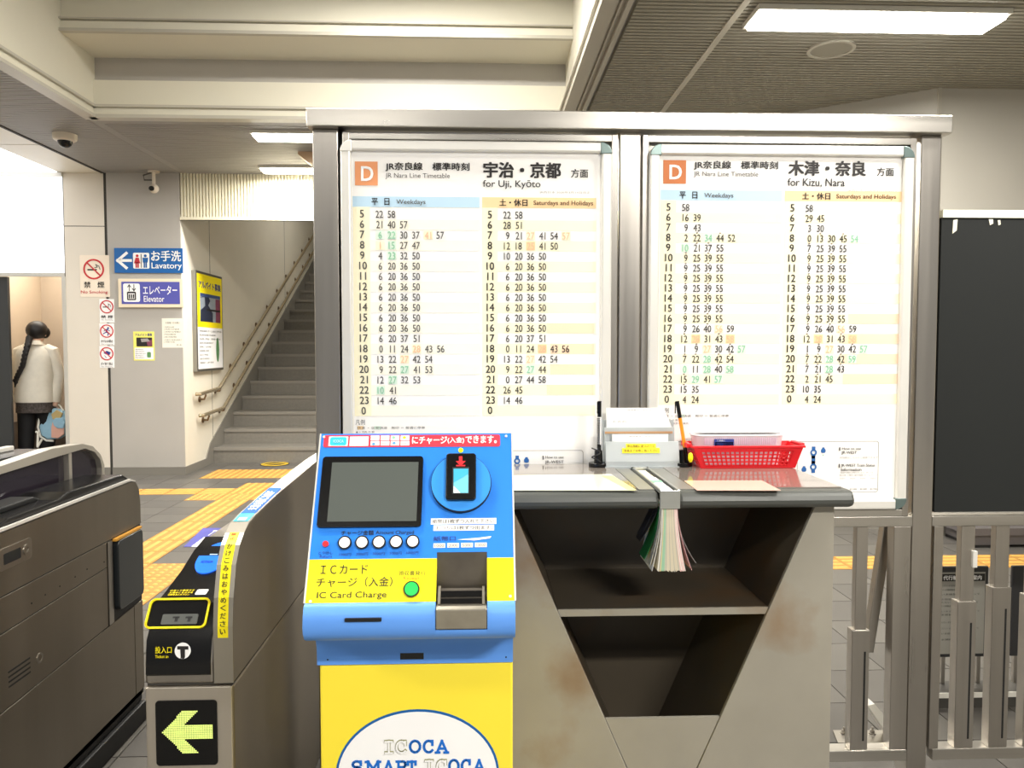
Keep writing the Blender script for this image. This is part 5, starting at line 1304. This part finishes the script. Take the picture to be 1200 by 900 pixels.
# handle, vents, keyhole, screws
hp = [sv(*p) for p in ((2, 648), (30, 632), (34, 650), (5, 668))]
cxh = sum(p[0] for p in hp) / 4; czh = sum(p[1] for p in hp) / 4
b = MB(); b.rr(SG, cxh - .075, czh - .030, cxh + .075, czh + .030, .012, 0, .0016, STEEL); h_ = build('latch_plate', b, lg, bevel=.0006)
b = MB(); b.rr(SG, cxh - .055, czh - .016, cxh + .022, czh + .014, .004, .0016, .002, BLKM); b.ring(SG, cxh + .048, czh, .008, .015, .0016, .004, STEEL, 20); build('latch', b, h_)
cv_ = sv(23, 788); b = MB()
for k in range(4): b.rect(SG, cv_[0] - .05, cv_[1] - .022 + .0135 * k, cv_[0] + .05, cv_[1] - .017 + .0135 * k, 0, .0006, BLKM)
build('vent_slots', b, lg)
q = sv(46.5, 771); b = MB().ring(SG, q[0], q[1], .009, .015, 0, .002, STEEL, 18).disc(SG, q[0], q[1], .009, 0, .001, STEELB, 16); build('keyhole', b, lg)
b = MB()
for p in ((37, 707), (53, 697), (88, 676), (102, 667), (122, 658.5), (70, 687)):
    q = sv(*p); b.disc(SG, q[0], q[1], .003, 0, .0006, BLKM, 8)
build('screw', b, lg)
# bright top edge, black top, base
b = MB().sweep([(1.09, ZG0 - .004), (2.83, ZG0 + .008), (2.87, ZG0 - .0), (2.87, ZG0 + .006), (2.83, ZG0 + .019), (1.09, ZG0 + .007)], GX1 - .010, GX1 + .0, mat('edge_bright', (240, 236, 228), .25, .4)); build('edge_strip', b, lg)
tp_ = [(1.1, ZG0 - .01), (1.1, ZG0 - .02 + .03), (2.05, ZG0 + .010), (2.13, ZG0 + .03), (2.38, ZG0 + .032), (2.44, ZG0 + .045), (2.80, ZG0 + .04), (2.885, ZG0 - .0), (2.89, ZG0 - .04)]
b = MB().sweep(tp_, GX1 - .155, GX1 - .014, BLK, False); build('top_console', b, lg, bevel=.006)
b = MB().sweep([(2.10, ZG0 + .03), (2.14, ZG0 + .046), (2.36, ZG0 + .046), (2.40, ZG0 + .03)], GX1 - .15, GX1 - .075, BLKM); build('console_pad', b, lg, bevel=.004)
b = MB().box(GX1 - .165, 1.08, 0, GX1 + .012, GY1 - .01, .075, BLKM); b.box(GX1 - .16, 1.07, .075, GX1 - .004, GY1 - .01, .125, BLKM); build('base', b, lg, bevel=.006)
# guard on the far side: steel rim and tinted pane
XG = -1.44; SGd = SD(XG)
outer = [(-40, 566), (0, 546.6), (60.6, 526), (96.4, 520), (109, 523), (118, 532.7), (122.4, 545), (122.9, 560)]
innr = [(-40, 576), (0, 556), (77.8, 532), (100, 525.5), (111, 529.6), (117.5, 538), (119.6, 548), (119.6, 560)]
O_ = [SGd.uv(*p) for p in outer]; I_ = [SGd.uv(*p) for p in innr]
O_[0] = (1.2, O_[1][1]); I_[0] = (1.2, I_[1][1]); I_[-1] = (I_[-1][0], .90); O_[-1] = (O_[-1][0], .90)
gd = MB(); n = len(O_)
for i in range(n - 1): gd.prism(SGd, [O_[i], O_[i + 1], I_[i + 1], I_[i]], -.045, 0, mat('guard_rim', (206, 200, 188), .3, .7))
gdo = build('guard_rim', gd, lg)
b = MB(); b.prism(SGd, I_ + [(1.2, .90)], -.026, -.020, mat('tinted_pane', (48, 42, 52), .08, alpha=.86, coat=.5)); build('tinted_pane', b, lg)
b = MB(); q0 = SGd.uv(81.5, 545)[0]; q1 = SGd.uv(85, 545)[0]; b.rect(SGd, q0, .90, q1, SGd.uv(83, 531)[1], -.03, -.002, MC['guard_rim']); build('guard_mullion', b, lg)
b = MB(); b.box(XG - .05, 1.1, 0, XG - .002, 2.9, .9, STEELB); build('guard_base', b, lg)

# ---- far gate, further left
fg = thing('ticket_gate', 'low far ticket gate with black top beyond the tinted guard', 'ticket gate', (-2.1, 2.9, 0))
build('body', MB().box(-2.12, 2.0, 0, -1.96, 3.62, .90, STEELB), fg, bevel=.01)
build('top_console', MB().box(-2.11, 2.02, .90, -1.97, 3.55, .945, BLK), fg, bevel=.01)
build('edge_strip', MB().box(-2.125, 2.0, .945, -2.09, 3.5, .965, MC['edge_bright']), fg, bevel=.004)

# ================================================================== RIGHT BACKGROUND
kb = build('floor_kerb', MB().box(1.72, 2.86, 0, 5.2, 2.96, .05, mat('kerb_dark', (74, 72, 68), .5)).box(1.72, 2.855, .042, 5.2, 2.859, .062, MC['white_metal']).box(1.72, 2.86, .05, 5.2, 2.96, .062, MC['kerb_dark']))
tag(kb, 'low kerb with a white top edge on the floor behind the railing', 'kerb')
FS = FR(2.93)
def sigb(x0, x1, label, has):
    a, c = FS.uv(x0, 715)[0], FS.uv(x1, 715)[0]; z0, z1 = FS.uv(1130, 770)[1], FS.uv(1130, 664)[1]
    t = thing('low_notice_board', label, 'notice board', ((a + c) / 2, 2.93, .062), 'low notice boards behind the railing')
    build('panel', MB().rect(FS, a, z0, c, z1, -.015, 0, mat('board_charcoal', (44, 44, 46), .4)), t, bevel=.004)
    for xx in (a + .02, c - .035): build('leg', MB().box(xx, 2.935, .062, xx + .015, 2.95, z1 - .02, STEEL), t)
    if has:
        b = MB(); b.rect(FS, a + .008, z0 + .014, c - .014, z1 - .022, 0, .001, mat('notice_grey', (150, 148, 140), .5)); build('sheet', b, t)
        b = MB(); tpx(b, FS, '代行輸送のご案内', 1105, 674, 1150, 679.5, WHT, .02, .0022); b.rect(FS, a + .01, FS.uv(1120, 681)[1], c - .016, FS.uv(1120, 672.5)[1], .001, .0014, INK)
        for k, (y, e) in enumerate(((685, 1136), (690, 1128), (695, 1148), (701, 1140), (704.5, 1146), (709, 1120), (715, 1148), (719, 1142), (728, 1132), (735, 1147), (741, 1138), (748, 1144))): tpx(b, FS, 'ただいま振替輸送を行っております'[k % 4:12], 1103, y, e, y + 2.2, INK if k % 3 else GREYINK, 0, .0015)
        build('print', b, t)
sigb(1100, 1157.5, 'low board with a grey printed notice seen through the right railing', True)
sigb(1185.5, 1240, 'low blank charcoal board at the right edge behind the railing', False)
# low bench against the rear wall
b = MB(); b.box(3.45, 5.2, .02, 5.6, 5.54, .09, mat('bench_dark', (96, 92, 92), .5)); b.box(3.4, 5.18, .09, 5.6, 5.5, .14, MC['bench_dark']); b.box(3.4, 5.42, .14, 5.6, 5.52, .25, mat('bench_grey', (160, 158, 152), .5)); b.box(3.45, 5.2, 0, 3.6, 5.54, .02, BLKM); b.box(5.4, 5.2, 0, 5.55, 5.54, .02, BLKM)
tag(build('low_ledge', b), 'low grey ledge along the foot of the rear wall behind the railing', 'ledge')

# ================================================================== PERSON
PY = 8.98
def pxp(x, y, d=0.0): P_ = FR(PY + d); u, v = P_.uv(x, y); return Vector((u, PY + d, v))
SKIN = mat('skin', (226, 186, 162), .5); HAIR = mat('hair_black', (24, 20, 20), .45, 0, .2, 60, bump=.2)
JACK = mat('jacket_cream', (228, 222, 208), .7, 0, .07, 14, bump=.3); TROU = mat('trousers_black', (20, 20, 22), .8); SKRT = mat('hem_pattern', (86, 78, 74), .8, 0, .7, 60)
pe = thing('person', 'person with a long black braid in a cream jacket, back turned, entering the lift', 'person', (pxp(40, 400).x, PY, 0))
cx = pxp(42, 400).x
# body: one skinned figure
J = {}; V = []; E_ = []; RR = []
def nd(k, p, r, par=None):
    J[k] = len(V); V.append(Vector(p)); RR.append(r)
    if par is not None: E_.append((J[par], J[k]))
nd('pel', (cx - .02, PY, .90), .13)
nd('waist', (cx - .02, PY, 1.03), .115, 'pel'); nd('chest', (cx - .01, PY, 1.24), .135, 'waist'); nd('neckb', (cx, PY, 1.40), .06, 'chest'); nd('neck', (cx + .0, PY + .01, 1.46), .048, 'neckb')
nd('headl', (cx + .01, PY + .02, 1.52), .075, 'neck'); nd('head', (cx + .015, PY + .02, 1.585), .092, 'headl'); nd('headt', (cx + .01, PY + .01, 1.635), .07, 'head')
for s, k in ((-1, 'l'), (1, 'r')):
    nd('sh' + k, (cx + s * .165, PY, 1.36), .052, 'chest')
    hand = pxp(64.5, 474) if s > 0 else Vector((cx - .25, PY + .10, .84))
    el = Vector((cx + s * .245, PY + (.02 if s > 0 else .06), 1.10))
    nd('el' + k, el, .040, 'sh' + k); nd('wr' + k, el.lerp(hand, .86), .027, 'el' + k); nd('pa' + k, el.lerp(hand, 1.08), .030, 'wr' + k)
    nd('hip' + k, (cx - .02 + s * .085, PY, .84), .10, 'pel'); nd('kn' + k, (cx - .02 + s * .095, PY + (.06 if s > 0 else -.03), .47), .062, 'hip' + k)
    nd('an' + k, (cx - .02 + s * .10, PY + (.0 if s > 0 else -.06), .10), .042, 'kn' + k); nd('ft' + k, (cx - .02 + s * .10, PY + (.14 if s > 0 else .08), .045), .036, 'an' + k)
me = bpy.data.meshes.new('body'); base = wloc(pe)
me.from_pydata([tuple(v - base) for v in V], E_, []); me.materials.append(SKIN)
ob = bpy.data.objects.new('body', me); C.objects.link(ob); ob.parent = pe
sk = ob.modifiers.new('skin', 'SKIN'); sk.use_smooth_shade = True
for i, r_ in enumerate(RR): me.skin_vertices[0].data[i].radius = (r_, r_)
me.skin_vertices[0].data[0].use_root = True
sb = ob.modifiers.new('sub', 'SUBSURF'); sb.levels = 2; sb.render_levels = 2
# fingers closed on the bag strap
for k in ('l', 'r'):
    pa = V[J['pa' + k]]
    for f_ in range(4):
        o_ = Vector((-.024 + .016 * f_, 0, 0)); a = pa + o_ + Vector((0, .02, -.02)); L_ = (.030, .034, .032, .026)[f_]
        build('finger', MB().tube([a, a + Vector((0, .012, -L_)), a + Vector((0, -.012, -L_ - .018)), a + Vector((0, -.028, -L_ - .004))], [.0085, .008, .0075, .006], SKIN, 8), ob)
    a = pa + Vector((-.03, -.012, -.0)); build('thumb', MB().tube([a, a + Vector((-.004, -.016, -.025)), a + Vector((.012, -.022, -.045))], [.010, .009, .007], SKIN, 8), ob)
# face details (turned away and to the right)
hc = V[J['head']]
build('ear', MB().sphere((hc.x + .085, hc.y + .0, hc.z - .02), .022, SKIN, 10, 8, (.5, 1, 1.5)), ob)
build('nose', MB().sphere((hc.x + .065, hc.y + .085, hc.z - .02), .014, SKIN, 8, 6, (1, 1.3, 1.4)), ob)
build('mouth', MB().sphere((hc.x + .05, hc.y + .082, hc.z - .055), .014, mat('lips', (190, 110, 104), .5), 8, 6, (1.4, .6, .5)), ob)
for dx in (.025, .078): build('eye', MB().sphere((hc.x + dx, hc.y + .082 - (dx - .025) * .5, hc.z + .005), .009, BLK, 8, 6), ob)
# clothing
def ell(cx_, cy_, z_, rx, ry, n=20, p=2.4):
    out = []
    for j in range(n):
        a = 2 * math.pi * j / n; c, s = math.cos(a), math.sin(a)
        out.append((cx_ + rx * math.copysign(abs(c) ** (2 / p), c), cy_ + ry * math.copysign(abs(s) ** (2 / p), s), z_))
    return out
zh = pxp(40, 471).z
R_ = [(zh, .225, .155), (zh + .03, .228, .16), (.90, .222, .158), (1.02, .21, .15), (1.15, .215, .15), (1.28, .222, .148), (1.36, .205, .13), (1.41, .15, .10), (1.445, .09, .075), (1.475, .075, .07)]
b = MB().loft([ell(cx + (-.02 if z_ < 1.1 else -.005), PY, z_, rx, ry) for z_, rx, ry in R_], JACK)
jk = build('jacket', b, pe, angle=80)
for s, k in ((-1, 'l'), (1, 'r')):
    a, e, w_ = V[J['sh' + k]], V[J['el' + k]], V[J['wr' + k]]
    build('sleeve', MB().tube([a + Vector((-.05 * s, 0, .02)), a + Vector((s * .01, 0, 0)), a.lerp(e, .5), e, e.lerp(w_, .55), w_, w_ + (w_ - e) * .04], [.072, .078, .07, .062, .056, .05, .047], JACK, 14), jk)
    build('cuff', MB().tube([w_ - (w_ - e) * .05, w_ + (w_ - e) * .06], [.051, .05], JACK, 14), jk)
build('hood', MB().loft([ell(cx, PY - .05, 1.44 + .012 * i, .10 - .006 * i, .08 - .006 * i) for i in range(5)], JACK), jk)
b = MB().loft([ell(cx - .02, PY, z_, rx, ry) for z_, rx, ry in ((pxp(40, 482).z - .01, .205, .145), (zh + .03, .20, .14))], SKRT); build('shirt_hem', b, pe)
for s, k in ((-1, 'l'), (1, 'r')):
    h, kn, an = V[J['hip' + k]], V[J['kn' + k]], V[J['an' + k]]
    build('trouser_leg', MB().tube([h + Vector((-.02 * s, 0, .06)), h, h.lerp(kn, .5), kn, kn.lerp(an, .5), an + Vector((0, 0, .0))], [.115, .118, .10, .085, .078, .075], TROU, 16), pe)
    f_ = V[J['ft' + k]]; build('shoe', MB().tube([an + Vector((0, -.05, -.055)), an + Vector((0, .05, -.058)), f_ + Vector((0, .04, -.012))], [.042, .045, .036], BLKM, 12), pe)
# hair: cap, fringe, long braid
b = MB(); 
b.sphere((hc.x - .005, hc.y - .012, hc.z + .018), .112, HAIR, 18, 12, (1.0, 1.02, .98)); b.sphere((hc.x + .05, hc.y + .03, hc.z - .005), .072, HAIR, 12, 9, (.9, .9, 1.0)); hr = build('hair', b, pe)
bp_ = [pxp(34.5, 396, -.12), pxp(32.5, 405, -.17), pxp(29.5, 416, -.185), pxp(27, 428, -.185), pxp(22, 438, -.18), pxp(18.5, 446, -.18), pxp(17.5, 454, -.18)]
b = MB(); N = 26
b.tube(bp_, [.038, .03, .027, .026, .026, .022, .006], HAIR, 10)
for i in range(N):
    f_ = i / N * (len(bp_) - 1.6); k = int(f_); p = bp_[k].lerp(bp_[k + 1], f_ - k); s = 1 if i % 2 else -1
    b.sphere((p.x + s * .011, p.y - .006, p.z), .025 - .006 * i / N, HAIR, 8, 6, (1, .9, 1.25))
build('braid', b, hr)
# bag carried in the right hand
BL = mat('bag_lightblue', (158, 200, 224), .7, 0, .08, 20); PK = mat('bag_pink', (236, 184, 166), .7); 
bc = pxp(64, 496); D = -.04
bg = thing('carried_bag', 'light blue and pink rounded bag held in the right hand of the person', 'bag', (bc.x, PY, bc.z - .19))
FBg = FR(PY + .02)
def bagp(x, y): return FBg.uv(x, y)
out = [(56, 480), (66, 478), (75, 482), (80, 491), (80, 500), (77, 510), (70, 514), (58, 514.5), (51, 511), (48.5, 500), (50, 488)]
b = MB().prism(FBg, [bagp(*p) for p in out], -.06, .06, BL); build('pouch', b, bg, bevel=.03)
b = MB().prism(FBg, [bagp(*p) for p in ((64, 500), (66, 492), (79, 500), (79, 508), (72, 513), (64, 512))], .06, .075, PK); build('pink_pocket', b, bg, bevel=.008)
b = MB().prism(FBg, [bagp(*p) for p in ((66, 492), (70, 489), (78, 489), (81, 494), (79, 501), (72, 501), (68, 498))], .075, .09, BL); build('pocket_flap', b, bg, bevel=.006)
b = MB().tube([FBg.P(*bagp(*p), .06) for p in ((57, 480), (50, 488), (48, 500), (51, 511), (58, 515.5), (66, 516))], .012, mat('bag_trim', (240, 238, 228), .6), 8); build('trim', b, bg)
b = MB().tube([FBg.P(*bagp(*p), 0) for p in ((57, 481), (60, 475), (65, 472.5), (70, 475), (74, 481))], .009, MC['bag_trim'], 8); build('strap', b, bg)
b = MB().prism(FBg, [bagp(*p) for p in ((64, 485), (70, 480), (77, 484), (75, 489), (66, 491))], .05, .075, mat('bag_mesh', (200, 176, 120), .7)); build('front_trim', b, bg, bevel=.004)
# white buckle hanging by the trousers
b = MB().tube([pxp(42, 506, -.15), pxp(46, 507, -.15)], .012, MC['bag_trim'], 8).tube([pxp(44.5, 507, -.15), pxp(44, 524, -.15)], .012, MC['bag_trim'], 8).tube([pxp(44, 524, -.15), pxp(49, 515, -.15)], .012, MC['bag_trim'], 8)
tag(build('hanging_strap', b), 'white strap hanging beside the black trousers of the person', 'strap')
